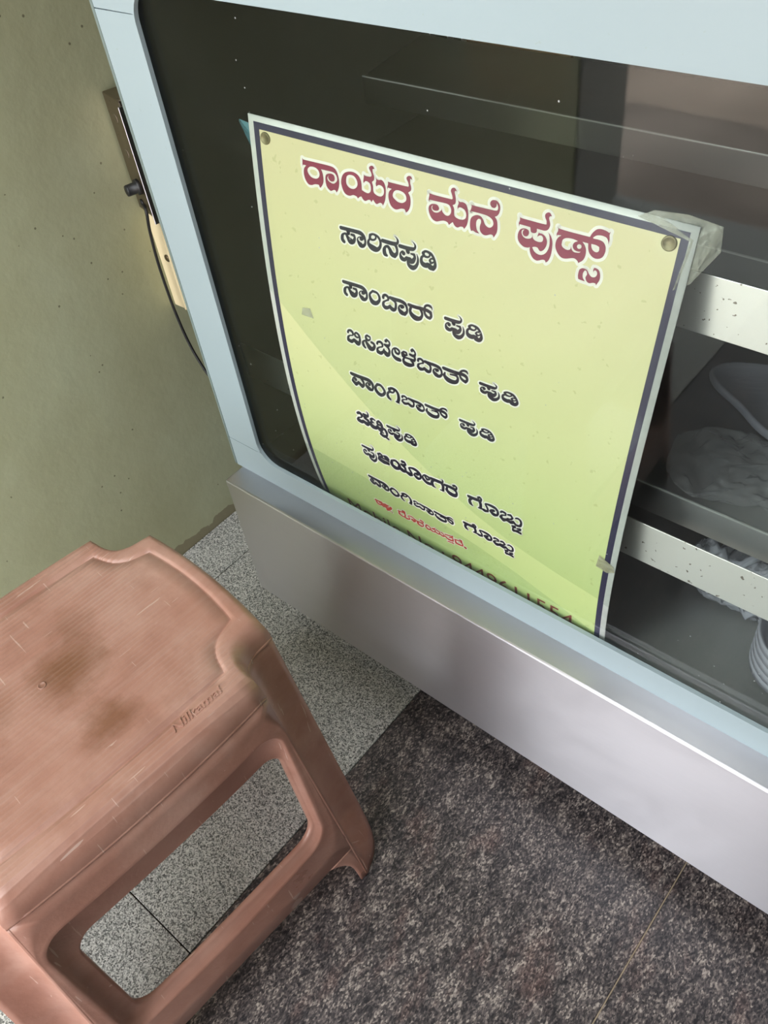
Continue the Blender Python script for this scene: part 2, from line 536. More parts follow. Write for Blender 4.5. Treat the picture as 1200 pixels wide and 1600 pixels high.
def shelf(z, y0, y1, lip, x0, x1, mat, lipmat, tilt=0.0):
    """pressed steel tray: sheet with a lip folded down at the front and a small fold with its highlight painted pale"""
    dz = tilt * (y1 - y0)
    sh = mesh_obj('shelf', [(x0, y0, z - 0.0012), (x1, y0, z - 0.0012), (x1, y1, z + dz), (x0, y1, z + dz),
                            (x0, y0, z - 0.0022), (x1, y0, z - 0.0022), (x1, y1, z + dz - 0.001), (x0, y1, z + dz - 0.001)],
                  [(0, 1, 2, 3), (7, 6, 5, 4), (0, 4, 5, 1), (1, 5, 6, 2), (2, 6, 7, 3), (3, 7, 4, 0)], mat, cab)
    box('shelf_lip', (x0, y0 - 0.0015, z - lip), (x1, y0 + 0.0005, z), lipmat, sh, 0.0006, 2)
    box('highlight_fold', (x0, y0 - 0.0022, z - 0.0012), (x1, y0 + 0.0002, z + 0.0006), M['fold'], sh, 0.0004, 2)
    return sh

SX0, SX1 = FX0 + 0.0125, FX1 - 0.0125
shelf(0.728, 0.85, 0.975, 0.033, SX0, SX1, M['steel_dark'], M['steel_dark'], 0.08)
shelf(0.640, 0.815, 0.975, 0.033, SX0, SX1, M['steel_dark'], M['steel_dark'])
shelf(0.480, 0.622, 0.975, 0.038, SX0, SX1, M['haze_paled_steel'], M['haze_paled_steel'])
box('rail_post', (-0.42, 0.612, ZT + 0.004), (-0.395, 0.618, 0.738), M['steel_dark'], cab)
box('cross_rail', (-0.42, 0.610, 0.682), (SX1, 0.6115, 0.738), M['steel_rail'], cab, 0.0006, 2)
box('cross_rail', (SX0, 0.556, 0.440), (SX1, 0.5575, 0.494), M['steel_rail'], cab, 0.0006, 2)

# ------------------------------------------------------------------ things inside the counter
def crumple(name, label, cx, cy, z0, rx, ry, h, mat, seed, rz=0.0):
    """a collapsed polythene bag: flattened closed skin with folds"""
    V, F = [], []
    nu, nv = 90, 40
    for j in range(nv + 1):
        ph = math.pi * j / nv
        for i in range(nu):
            th = 2 * math.pi * i / nu
            sq = (abs(math.cos(th)) ** 4 + abs(math.sin(th)) ** 4) ** -0.25
            r = math.sin(ph) ** 0.6 * sq
            x, y, zz = rx * r * math.cos(th), ry * r * math.sin(th), math.cos(ph)
            nz = 0.6 - 1.6 * abs(noise.fractal(Vector((x * 24 + seed, y * 14 + 0.4 * x, j * 0.05)), 0.7, 2.1, 5))
            nz2 = noise.noise(Vector((th * 1.6 + seed, seed, 0)))
            x *= 1 + 0.16 * nz2; y *= 1 + 0.16 * nz2
            top = max(0.0, 1 + zz) / 2
            z = z0 + 0.0015 + top * h * (0.55 + 0.75 * nz)
            z = max(z, z0 + 0.0012 + 0.0006 * top)
            c, s = math.cos(rz), math.sin(rz)
            V.append((cx + x * c - y * s, cy + x * s + y * c, z))
    for j in range(nv):
        for i in range(nu):
            F.append((j * nu + i, j * nu + (i + 1) % nu, (j + 1) * nu + (i + 1) % nu, (j + 1) * nu + i))
    o = mesh_obj(name, V, F, mat, None, True)
    return tag(o, label, 'plastic bag')

M['film'] = m_film('clear_polythene', (0.55, 0.54, 0.57), 0.11, 0.06)
M['film2'] = m_film('milky_polythene', (0.66, 0.65, 0.74), 0.5, 0.2)
M['tray'] = m_film('frosted_tray', (0.40, 0.39, 0.46), 0.75, 0.3, 8)
M['tub'] = m_film('frosted_tub', (0.56, 0.55, 0.64), 0.6, 0.22, 8)
M['film_blue'] = m_film('blue_polythene', (0.12, 0.30, 0.36), 0.7, 0.2)
crumple('polythene_bag', 'clear crumpled polythene bag spread on the shelf beside the poster', -0.150, 0.690, 0.4795, 0.100, 0.052, 0.024, M['film'], 3.1, 0.25)
crumple('polythene_bag', 'milky plastic bag low in the counter behind the bright lower rail', -0.10, 0.685, ZT + 0.004, 0.10, 0.045, 0.075, M['film2'], 9.4, 0.2)

# lobed tray lid: flat sheet with a raised rim
def lobed(t):
    r = 1 + 0.10 * math.cos(4 * t + 0.5) + 0.03 * math.cos(2 * t)
    return 0.125 * r * math.cos(t), 0.070 * r * math.sin(t)
tl = thing('plastic_tray', 'grey lavender plastic tray with a wavy rounded edge', 'tray', (-0.135, 0.815, 0.481))
n = 72
ringdefs = [(1.0, 0.0), (1.01, 0.004), (1.0, 0.009), (0.965, 0.0095), (0.94, 0.006), (0.5, 0.005), (0.02, 0.005)]
V, F = [], []
for k, z in ringdefs:
    for i in range(n):
        x, y = lobed(2 * math.pi * i / n)
        V.append((-0.135 + x * k, 0.815 + y * k, 0.482 + z))
for j in range(len(ringdefs) - 1):
    for i in range(n):
        F.append((j * n + i, j * n + (i + 1) % n, (j + 1) * n + (i + 1) % n, (j + 1) * n + i))
F.append(tuple((len(ringdefs) - 1) * n + i for i in range(n)))
mesh_obj('tray_body', V, F, M['tray'], tl, True)
box('tray_ridge', (-0.20, 0.795, 0.487), (0.0, 0.798, 0.4885), M['tray'], tl)
box('tray_ridge', (-0.20, 0.83, 0.487), (0.0, 0.833, 0.4885), M['tray'], tl)

# nested tubs at the right edge, on the case floor
for k in range(5):
    z = ZT + 0.006 + k * 0.011
    tb = lathe('plastic_tub', [(0.032, z), (0.0425, z + 0.0236), (0.0490, z + 0.0237), (0.0495, z + 0.034), (0.0485, z + 0.0346), (0.0470, z + 0.0340), (0.0416, z + 0.0236), (0.0312, z + 0.0010)], M['tub'], None, 40, Matrix.Translation((-0.052, 0.60, 0)))
    pos = ['lowest tub of the nested frosted stack at the lower right', 'second frosted tub from the bottom of the nested stack', 'middle frosted tub of the nested stack', 'second frosted tub from the top of the nested stack', 'topmost frosted tub of the nested stack'][k]
    tag(tb, pos, 'tub', 'nested plastic tubs in the counter')

# ------------------------------------------------------------------ poster behind the glass
XL, XR, PW = -0.66, -0.228, 0.4365
CLc = (-0.2586, 0.3668, 0.0189, 0.5107); ZL0 = 0.81855
CRc = (-0.8384, 0.3370, 0.2006, 0.5349); ZR0 = 0.78685
def edge_curve(c, z0, n=560, depth=0.56):
    pts, s = [], 0.0
    for i in range(n + 1):
        d = z0 - depth * i / n
        q = d - 0.55
        y = ((c[0] * q + c[1]) * q + c[2]) * q + c[3]
        if pts: s += math.hypot(y - pts[-1][1], d - pts[-1][2])
        pts.append((s, y, d))
    return pts
ELc, ERc = edge_curve(CLc, ZL0), edge_curve(CRc, ZR0)
def on_edge(E, v):
    i = min(max(int(v / E[-1][0] * (len(E) - 1)), 0), len(E) - 2)
    while i > 0 and E[i][0] > v: i -= 1
    while i < len(E) - 2 and E[i + 1][0] < v: i += 1
    t = (v - E[i][0]) / (E[i + 1][0] - E[i][0])
    return E[i][1] + (E[i + 1][1] - E[i][1]) * t, E[i][2] + (E[i + 1][2] - E[i][2]) * t
def P0(u, v):
    a, b, s = on_edge(ELc, v), on_edge(ERc, v), u / PW
    return Vector((XL + (XR - XL) * s, a[0] + (b[0] - a[0]) * s, a[1] + (b[1] - a[1]) * s))
def P(u, v, off=0.0):
    p = P0(u, v)
    if off:
        n_ = (P0(u + 0.002, v) - P0(u - 0.002, v)).cross(P0(u, v + 0.002) - P0(u, v - 0.002)).normalized()
        if n_.y > 0: n_ = -n_
        p = p + n_ * off
    return p

PV = 0.498
poster = thing('poster', 'yellow green printed poster with Kannada lettering taped inside the counter glass', 'poster', (-0.444, 0.53, 0.31))
def sheet(name, u0, u1, v0, v1, off, mat, parent, nu=8, nv=70, thick=0.0):
    V, F = [], []
    for j in range(nv + 1):
        for i in range(nu + 1):
            V.append(P(u0 + (u1 - u0) * i / nu, v0 + (v1 - v0) * j / nv, off))
    w = nu + 1
    for j in range(nv):
        for i in range(nu):
            F.append((j * w + i, (j + 1) * w + i, (j + 1) * w + i + 1, j * w + i + 1))
    if thick:
        k = len(V)
        V += [P(u0 + (u1 - u0) * i / nu, v0 + (v1 - v0) * j / nv, off - thick) for j in range(nv + 1) for i in range(nu + 1)]
        F += [tuple(x + k for x in f[::-1]) for f in F[:nu * nv]]
        ring = [i for i in range(nu)] + [j * w + nu for j in range(nv)] + [nv * w + i for i in range(nu, 0, -1)] + [j * w for j in range(nv, 0, -1)]
        F += [(a, b, b + k, a + k) for a, b in zip(ring, ring[1:] + ring[:1])]
    return mesh_obj(name, V, F, mat, parent, True)
board = sheet('board', 0, PW, 0.0, PV, 0.0, M['paper'], poster, thick=0.0012)
sheet('printed_field', 0.0124, PW - 0.0122, 0.0116, PV, 0.00015, M['field'], poster)
bd = bpy.data.objects
navy = sheet('navy_border', 0.0062, 0.0126, 0.0058, PV, 0.00022, M['navy'], poster, 1, 70)
sheet('navy_border', PW - 0.0124, PW - 0.006, 0.0058, PV, 0.00022, M['navy'], poster, 1, 70)
sheet('navy_border', 0.0062, PW - 0.006, 0.0056, 0.0119, 0.00024, M['navy'], poster, 12, 2)


def smooth_pts(pts, closed, sub=4):
    """Catmull-Rom through the traced points, keeping sharp corners sharp; extra columns (width) ride along"""
    n, D, out = len(pts), len(pts[0]), []
    def corner(i):
        if not closed and (i == 0 or i == n - 1): return True
        a, b, c = pts[(i - 1) % n], pts[i], pts[(i + 1) % n]
        v1 = Vector((b[0] - a[0], b[1] - a[1])); v2 = Vector((c[0] - b[0], c[1] - b[1]))
        if v1.length < 1e-9 or v2.length < 1e-9: return True
        return v1.angle(v2) > math.radians(62)
    cor = [corner(i) for i in range(n)]
    for i in range(n if closed else n - 1):
        j = (i + 1) % n
        p1, p2 = pts[i], pts[j]
        p0 = pts[(i - 1) % n] if not cor[i] else [2 * a - b for a, b in zip(p1, p2)]
        p3 = pts[(j + 1) % n] if not cor[j] else [2 * b - a for a, b in zip(p1, p2)]
        for k in range(sub):
            t = k / sub
            out.append([0.5 * (2 * b + (c - a) * t + (2 * a - 5 * b + 4 * c - d) * t * t + (3 * b - a - 3 * c + d) * t ** 3) for a, b, c, d in zip(p0, p1, p2, p3)])
    if not closed: out.append(list(pts[-1]))
    return out


def strip(V, F, pts, off, extra=0.0, closed=False, wconst=None):
    """thick ribbon along pts=(u, v, width) with round ends"""
    n = len(pts)
    base = len(V)
    for i, q in enumerate(pts):
        a = pts[(i - 1) % n] if (closed or i > 0) else q
        b = pts[(i + 1) % n] if (closed or i < n - 1) else q
        dx, dy = b[0] - a[0], b[1] - a[1]
        L = math.hypot(dx, dy) or 1.0
        h = ((wconst if wconst is not None else max(q[2], 0.0002)) + 2 * extra) / 2
        nx, ny = -dy / L * h, dx / L * h
        V.append(P(q[0] + nx, q[1] + ny, off)); V.append(P(q[0] - nx, q[1] - ny, off))
    for i in range(n if closed else n - 1):
        j = (i + 1) % n
        F.append((base + 2 * i, base + 2 * i + 1, base + 2 * j + 1, base + 2 * j))
    for q in (pts[::4] + [pts[-1]]):
        h = ((wconst if wconst is not None else max(q[2], 0.0002)) + 2 * extra) / 2
        k = len(V)
        for m_ in range(10):
            t = 2 * math.pi * m_ / 10
            V.append(P(q[0] + h * math.cos(t), q[1] + h * math.sin(t), off))
        F.append(tuple(range(k, k + 10)))


LETTERS = {"title":[[[628,278,636,288,786,285,939,282,993,291,1022,319,1041,372,1045,430,1030,482,1010,512,1003,496,984,492,958,505,942,510,915,496,895,469,887,426,890,386,907,364,948,350,984,355,996,382,987,410,956,421,931,411,920,389,928,369,910,397,922,422,956,435,986,433,1018,404,1023,374,1004,342,970,331,899,333,841,334,857,369,864,412,861,452,844,485,824,510,815,504,807,486,782,486,753,493,720,507,688,508,658,485,639,447,634,403,642,367,667,336,632,337,626,356,624,327],[687,360,714,338,758,332,800,345,820,377,811,413,776,435,726,433,693,410,680,383]],[[1155,287,1209,280,1256,294,1284,323,1296,359,1301,420,1336,431,1368,434,1392,418,1401,388,1393,347,1367,331,1340,332,1322,353,1318,337,1323,300,1325,272,1335,284,1364,284,1396,280,1409,267,1405,245,1388,221,1382,203,1397,185,1422,181,1440,202,1420,207,1422,236,1437,271,1434,302,1414,325,1425,354,1430,405,1454,426,1500,433,1532,415,1544,384,1538,352,1517,335,1486,333,1460,353,1453,328,1460,301,1455,274,1471,289,1494,288,1517,282,1546,303,1561,347,1563,398,1556,457,1533,509,1524,494,1501,490,1465,510,1442,499,1424,479,1406,507,1392,491,1371,494,1341,511,1317,506,1294,480,1275,489,1254,509,1239,493,1203,489,1160,506,1112,498,1083,460,1068,405,1078,350,1107,310],[1125,373,1136,332,1169,313,1214,315,1246,346,1253,383,1235,416,1199,434,1157,429,1130,406]],[[1583,269,1591,281,1665,281,1750,280,1800,278,1805,266,1796,238,1781,218,1781,200,1802,183,1827,185,1839,210,1818,203,1818,242,1830,276,1828,304,1801,329,1822,362,1829,407,1822,456,1804,492,1781,512,1769,488,1752,484,1726,489,1687,506,1658,508,1623,490,1602,456,1591,411,1598,366,1626,336,1586,334,1581,356,1579,328,1586,303],[1639,381,1655,349,1689,333,1734,335,1768,351,1783,380,1776,410,1742,434,1697,436,1662,420,1642,404]],[[2017,275,2023,285,2121,287,2246,284,2252,272,2243,244,2230,215,2242,189,2269,183,2292,207,2274,205,2269,221,2282,265,2282,312,2256,331,2274,362,2280,415,2313,434,2361,433,2391,412,2394,375,2375,344,2339,333,2316,340,2308,360,2305,331,2313,302,2307,277,2325,287,2356,283,2391,298,2412,353,2417,417,2409,468,2385,509,2373,495,2346,497,2319,512,2290,504,2267,476,2231,511,2215,492,2183,486,2148,495,2102,512,2062,502,2032,469,2016,424,2024,388,2055,367,2101,364,2122,386,2118,408,2093,420,2065,418,2053,400,2059,378,2046,395,2051,422,2080,436,2115,429,2145,402,2149,383,2160,413,2193,435,2225,429,2244,399,2241,364,2219,339,2180,333,2088,337,2021,339,2019,356,2012,340,2019,302]],[[2438,275,2446,285,2532,285,2632,282,2681,277,2692,256,2685,229,2671,215,2676,237,2662,259,2636,261,2618,245,2615,222,2633,200,2669,195,2697,212,2712,246,2708,287,2692,317,2670,331,2694,361,2704,412,2702,460,2677,509,2665,491,2641,491,2602,509,2568,507,2541,483,2536,448,2544,410,2539,387,2518,386,2500,409,2499,445,2511,485,2537,510,2499,509,2474,500,2454,508,2441,472,2439,418,2453,384,2492,360,2533,359,2562,382,2586,421,2621,436,2647,426,2662,399,2655,371,2629,350,2571,338,2443,339,2441,358,2432,339,2441,304]],[[2897,266,2909,281,3002,283,3131,282,3142,270,3139,250,3124,226,3121,204,3135,185,3159,180,3182,204,3163,206,3158,224,3173,259,3176,287,3163,318,3138,333,3108,335,3065,335,3066,360,3053,374,3031,378,3013,370,3004,337,2950,336,2905,336,2902,357,2896,328,2904,300]],[[3033,390,3041,421,3067,436,3103,437,3127,426,3131,401,3119,383,3099,382,3081,396,3081,410,3078,389,3087,357,3092,364,3120,365,3150,382,3168,413,3168,453,3151,490,3126,510,3109,505,3091,488,3067,487,3044,496,3064,524,3099,541,3138,538,3170,514,3188,477,3194,432,3186,376,3170,338,3198,366,3216,404,3222,460,3220,519,3206,567,3184,593,3172,576,3148,577,3103,597,3065,587,3037,557,3024,524,3023,502,3006,510,2971,514,2936,499,2909,473,2899,435,2905,397,2923,371,2957,359,2990,365,2999,388,2992,411,2978,421,2958,422,2943,406,2943,384,2955,367,2934,379,2931,402,2947,427,2972,438,3004,434,3026,421,3033,405]],[[3247,271,3256,284,3368,287,3529,285,3543,251,3573,214,3607,201,3653,204,3682,214,3693,201,3687,228,3694,264,3691,304,3683,276,3663,255,3626,250,3586,258,3556,282,3560,290,3610,288,3649,298,3673,330,3677,373,3663,416,3630,439,3593,442,3557,423,3534,389,3524,339,3474,339,3499,363,3516,398,3517,447,3503,486,3468,518,3458,503,3432,490,3404,494,3350,513,3311,511,3272,481,3248,437,3247,393,3261,358,3286,334,3251,339,3250,356,3243,331,3252,303],[3300,401,3305,364,3335,344,3386,337,3435,343,3409,360,3397,385,3404,410,3425,424,3454,426,3472,421,3460,434,3418,439,3394,424,3383,398,3380,425,3356,437,3324,431,3306,418],[3473,378,3472,388,3466,397,3457,402,3447,402,3438,397,3434,389,3435,379,3441,370,3450,365,3460,365,3469,370],[3550,336,3592,336,3621,344,3624,374,3607,391,3578,386,3558,365]],[[3493,562,3519,548,3553,554,3578,583,3604,599,3632,592,3644,569,3640,548,3626,538,3613,544,3611,560,3606,539,3610,518,3632,519,3655,530,3671,562,3674,606,3653,656,3644,642,3623,644,3592,656,3566,646,3551,618,3560,588,3550,564,3536,561,3524,589,3529,625,3553,652,3514,650,3491,647,3484,619,3485,582]]],
"line1":[[1046,836,33,1134,832,33,1224,829,35,1279,831,38,1313,852,32,1329,885,22,1328,922,24,1305,948,32,1275,945,48,1249,923,28,1239,898,14,1253,876,10,1278,868,14,1295,875,38,1282,885,35],[1131,845,40,1133,867,35],[1077,964,34,1059,948,34,1061,909,29,1081,885,17,1107,885,27,1126,913,34,1155,939,58,1190,934,39,1207,900,25,1200,873,27,1168,873,21],[1387,820,23,1422,802,18,1475,813,23,1504,851,24,1504,896,26,1479,932,34,1444,941,51,1400,932,52,1368,908,33,1369,878,21,1384,858,21],[1387,820,25,1384,849,27,1406,860,21,1436,852,17,1453,831,17,1446,813,13,1421,803,15],[1530,836,34,1597,836,36,1656,833,34,1692,819,24,1700,794,22,1685,770,11,1664,759,4],[1576,966,26,1555,956,40,1549,916,34,1564,884,22,1591,876,28,1612,899,33,1633,935,46,1664,947,41,1690,919,28,1693,882,25,1681,850,29,1668,838,32],[1722,836,33,1793,835,34,1857,830,33,1886,815,22,1891,789,18,1875,768,9,1858,758,3],[1808,849,41,1814,867,38],[1773,894,23,1765,894,38,1758,880,21,1741,886,13,1730,913,20,1745,946,39,1778,952,33,1801,927,26,1831,942,54,1866,943,43,1889,906,28,1882,877,25,1847,877,14],[1911,864,6,1924,901,18,1922,948,25,1897,991,34,1862,1006,43,1826,990,32,1811,961,17],[1979,830,23,2007,810,21,2059,819,26,2089,846,24,2110,890,25,2110,926,32,2089,952,39,2059,945,51,2036,931,39,2013,943,43,1978,937,43,1962,911,31,1964,880,24,1980,860,19],[1979,835,31,1992,857,25,2027,860,18,2049,842,16,2045,817,15],[2066,903,26,2051,886,20,2067,864,15,2095,859,19,2101,883,14,2080,901,15]],
"line2":[[1046,1388,33,1135,1384,34,1226,1381,35,1281,1384,38,1316,1404,33,1332,1437,23,1331,1475,24,1308,1500,32,1278,1497,48,1251,1475,28,1241,1450,15,1255,1428,10,1280,1420,14,1298,1427,38,1285,1438,35],[1132,1397,40,1134,1420,35],[1078,1517,34,1059,1500,34,1061,1462,29,1082,1437,18,1107,1437,28,1126,1466,34,1156,1492,58,1192,1486,39,1208,1453,26,1202,1425,27,1169,1425,21],[1406,1380,19,1371,1419,22,1375,1458,32,1402,1496,50,1449,1494,39,1484,1456,28,1485,1415,26,1457,1383,24,1406,1380,24],[1532,1409,29,1535,1385,23,1564,1374,26,1590,1388,27,1592,1415,20,1563,1433,15,1537,1456,23,1534,1488,33,1557,1506,40,1591,1495,30,1612,1473,23],[1618,1385,28,1644,1397,25,1675,1412,27,1683,1445,25,1675,1488,28,1643,1499,42,1612,1481,35],[1615,1385,31,1678,1384,34,1745,1382,35,1788,1394,34,1810,1425,25,1814,1469,24,1786,1504,35,1746,1496,47,1720,1469,28,1723,1437,14,1746,1421,14,1765,1431,34,1751,1438,36],[1835,1389,31,1907,1391,33,1984,1384,32,2039,1382,33,2083,1392,33,2092,1429,26,2074,1455,27,2041,1446,30,2018,1418,25,2014,1385,23,2021,1348,21,2048,1329,22,2080,1331,26,2097,1346,12,2099,1362,5],[1858,1410,27,1850,1447,30,1870,1481,44,1915,1502,52,1965,1491,36,1989,1453,24,1982,1415,27,1962,1386,31],[2251,1395,31,2323,1394,32,2389,1390,31,2418,1377,21,2423,1354,17,2408,1335,9,2390,1327,3],[2338,1406,39,2345,1422,36],[2303,1445,21,2294,1445,36,2288,1433,20,2270,1438,12,2259,1462,19,2274,1491,37,2308,1496,31,2331,1475,25,2362,1488,51,2398,1488,40,2421,1456,27,2414,1431,23,2378,1431,13],[2444,1419,6,2457,1452,17,2456,1492,24,2430,1530,32,2394,1543,40,2357,1530,30,2341,1504,16],[2514,1390,22,2542,1372,19,2595,1380,25,2626,1403,23,2647,1442,24,2648,1473,31,2626,1496,37,2596,1490,48,2572,1478,37,2548,1488,41,2512,1483,41,2496,1460,29,2498,1433,23,2515,1416,18],[2514,1394,29,2527,1413,24,2562,1416,17,2585,1400,15,2581,1379,14],[2603,1453,24,2587,1439,19,2604,1420,14,2633,1415,18,2639,1436,13,2617,1452,14]],
"line3":[[1062,1951,25,1075,1925,22,1106,1919,31,1127,1938,28,1123,1965,16,1088,1980,15,1063,2006,25,1065,2041,42,1105,2044,38,1142,2008,21],[1144,2018,41,1184,2038,53,1211,2019,30,1217,1976,25,1206,1935,27,1176,1920,23,1154,1933,16,1156,1958,26,1178,1970,22,1204,1961,13],[1316,1900,17,1298,1917,22,1305,1945,32,1329,1951,23,1353,1932,14,1351,1906,20,1316,1900,23],[1284,2053,24,1264,2035,34,1257,2002,30,1273,1976,17,1295,1973,30,1315,2001,40,1347,2035,59,1386,2031,38,1407,1993,29,1394,1967,29,1367,1962,25],[1442,1950,25,1451,1928,21,1484,1916,28,1507,1931,27,1506,1962,17,1470,1981,15,1444,2009,24,1451,2042,43,1489,2043,37,1521,2011,21],[1529,1978,12,1529,2003,35,1561,2031,54,1588,2026,31,1597,1983,25,1585,1953,27,1564,1936,31,1537,1928,23],[1552,1881,31,1566,1862,24,1595,1876,20,1600,1903,20,1580,1925,29,1543,1929,28],[1725,2035,40,1682,2036,43,1645,2015,32,1631,1980,21,1641,1940,15,1674,1919,20,1711,1927,24,1722,1952,21,1705,1976,22,1678,1968,28,1665,1938,20],[1754,1945,17,1774,1922,18,1806,1922,23,1816,1946,17,1790,1956,22,1771,1941,20],[1754,1945,24,1763,1976,28,1789,1981,23,1842,1979,21,1905,1977,28],[1779,1995,20,1772,2022,30,1794,2049,46,1847,2049,41,1895,2031,23,1887,2006,28,1863,1988,22],[1873,1875,30,1884,1859,25,1910,1878,19,1916,1905,21,1894,1928,30,1853,1926,25],[1907,1928,23,1913,1960,25,1905,1977,21],[1951,1959,27,1954,1939,21,1983,1929,24,2009,1942,25,2012,1965,19,1983,1980,14,1956,2000,22,1952,2027,30,1976,2043,37,2011,2034,28,2032,2015,21],[2038,1938,26,2064,1949,23,2095,1962,25,2104,1991,23,2095,2028,27,2063,2037,39,2031,2021,33],[2035,1939,29,2098,1938,31,2167,1937,32,2209,1947,32,2232,1973,23,2236,2011,23,2208,2041,32,2167,2035,44,2141,2011,27,2144,1984,13,2167,1970,13,2187,1979,32,2173,1985,33],[2255,1929,33,2331,1930,36,2420,1926,35,2475,1918,34,2520,1930,33,2530,1964,25,2510,1988,31,2473,1975,29,2449,1947,23,2449,1904,21,2478,1875,21,2516,1871,24,2531,1889,12],[2274,1971,15,2266,2006,32,2302,2036,49,2359,2044,45,2409,2028,35,2426,1988,26,2411,1961,26,2383,1961,20,2336,1969,15],[2400,1960,23,2409,1930,26],[2679,1937,29,2754,1936,29,2823,1933,29,2853,1923,19,2858,1904,16,2842,1890,8,2823,1883,3],[2770,1946,35,2777,1959,32],[2734,1977,19,2724,1977,33,2718,1968,18,2699,1972,11,2688,1991,17,2703,2013,33,2738,2018,28,2763,2001,23,2795,2011,46,2833,2011,37,2856,1986,24,2849,1966,21,2812,1966,12],[2880,1957,5,2893,1982,16,2892,2015,22,2865,2045,29,2828,2055,37,2790,2044,28,2773,2024,14],[2952,1933,20,2982,1919,18,3037,1925,23,3069,1944,21,3091,1975,22,3092,1999,28,3069,2018,34,3038,2013,44,3012,2003,34,2988,2011,37,2951,2007,37,2934,1989,26,2936,1968,21,2954,1954,17],[2952,1937,27,2966,1952,22,3003,1954,15,3026,1941,14,3022,1924,13],[3045,1983,22,3028,1972,17,3046,1957,13,3076,1953,16,3082,1969,12,3060,1982,13]],
"line4":[[1060,2461,39,1154,2460,42,1247,2453,42,1305,2454,44,1343,2475,37,1352,2521,27,1339,2564,22,1303,2560,50,1265,2538,38,1261,2509,16,1283,2489,16,1308,2499,33,1298,2509,28],[1112,2514,43,1103,2496,26,1079,2510,15,1074,2549,36,1109,2573,49,1144,2551,26,1157,2531,23],[1156,2540,39,1196,2567,49,1225,2549,26,1222,2507,31,1198,2476,36],[1416,2456,22,1388,2500,29,1397,2545,43,1440,2574,46,1486,2558,33,1512,2515,32,1492,2475,31,1455,2450,30,1416,2456,30],[1577,2445,26,1609,2426,29,1660,2429,30,1690,2465,32,1697,2523,35,1682,2569,31],[1662,2573,17,1701,2573,16],[1573,2447,32,1581,2477,34,1619,2476,19,1643,2448,18,1628,2430,20],[1571,2484,22,1550,2518,28,1557,2558,37,1583,2576,23],[1744,2480,24,1748,2464,19,1776,2456,21,1802,2466,22,1804,2485,16,1776,2497,12,1749,2512,19,1746,2533,27,1769,2546,32,1804,2538,25,1824,2523,19],[1830,2464,23,1856,2472,20,1887,2482,22,1895,2504,21,1886,2534,23,1855,2541,35,1824,2529,29],[1827,2464,25,1889,2463,28,1957,2462,28,1999,2470,28,2021,2491,20,2025,2521,20,1997,2544,28,1957,2539,39,1932,2521,23,1935,2499,11,1957,2488,11,1977,2495,28,1963,2500,29],[2047,2449,30,2120,2450,32,2205,2446,31,2257,2440,31,2299,2450,29,2309,2479,22,2290,2500,28,2255,2489,26,2232,2464,21,2232,2428,19,2259,2403,19,2296,2399,22,2310,2415,11],[2065,2485,14,2058,2515,29,2092,2541,44,2146,2548,40,2194,2533,32,2210,2500,23,2196,2477,23,2169,2477,18,2124,2483,14],[2185,2476,21,2194,2450,23],[2473,2450,27,2546,2449,28,2613,2446,28,2643,2436,18,2648,2419,15,2632,2405,8,2614,2398,2],[2562,2458,34,2569,2471,31],[2526,2488,19,2517,2488,32,2511,2479,18,2492,2483,11,2482,2501,16,2497,2523,32,2531,2527,27,2555,2511,22,2586,2520,45,2622,2521,35,2646,2496,24,2639,2477,21,2602,2477,11],[2668,2469,5,2682,2493,15,2680,2524,21,2655,2553,28,2618,2563,35,2581,2552,27,2565,2533,14],[2739,2446,19,2768,2433,17,2822,2438,22,2853,2456,20,2874,2486,21,2875,2509,27,2852,2527,33,2822,2522,42,2797,2513,32,2774,2521,36,2738,2517,36,2721,2500,25,2723,2479,20,2740,2466,16],[2739,2449,26,2752,2464,21,2788,2466,14,2811,2454,13,2807,2438,12],[2829,2494,21,2813,2483,17,2830,2469,12,2859,2465,16,2865,2481,12,2844,2493,12]],
"line5":[[1081,2989,28,1114,2969,37,1146,2988,37,1133,3023,18,1091,3047,21,1090,3082,55,1133,3087,45,1158,3058,21],[1161,3069,41,1210,3083,54,1239,3057,30,1231,3023,38,1185,3011,30],[1175,2962,31,1216,2967,41,1240,2948,23,1235,2917,16,1220,2904,6],[1202,2982,34,1174,2997,22],[1334,2971,20,1301,2966,27,1273,2990,28,1287,3008,30,1312,3018,18],[1289,3012,20,1270,3046,42,1288,3075,59,1339,3076,43,1368,3045,22],[1367,3054,47,1406,3077,56,1431,3040,35,1424,2985,36,1393,2960,30,1364,2982,22,1371,3010,32,1405,3009,23],[1435,3039,30,1473,3038,32,1494,3076,35,1490,3120,25,1449,3144,40,1408,3135,38,1413,3103,15,1446,3100,17],[1463,3138,33,1507,3156,26],[1512,2968,29,1583,2967,29,1648,2963,29,1677,2952,19,1682,2933,16,1667,2917,8,1649,2910,3],[1599,2977,35,1605,2991,32],[1564,3010,19,1555,3010,33,1549,3000,18,1531,3004,11,1521,3025,17,1535,3048,33,1568,3053,28,1592,3035,23,1622,3046,46,1657,3046,37,1680,3019,24,1673,2998,21,1638,2998,12],[1702,2988,5,1715,3016,16,1714,3050,22,1689,3082,29,1653,3093,37,1617,3081,28,1601,3060,14],[1771,2963,20,1799,2948,18,1851,2955,23,1881,2975,21,1902,3008,22,1903,3034,28,1881,3053,34,1851,3048,44,1827,3038,34,1805,3046,37,1769,3042,37,1754,3023,26,1755,3000,21,1772,2985,17],[1771,2967,27,1783,2983,22,1818,2985,15,1841,2972,14,1836,2954,13],[1858,3017,22,1843,3005,18,1859,2988,13,1887,2984,16,1893,3002,12,1872,3016,13]],
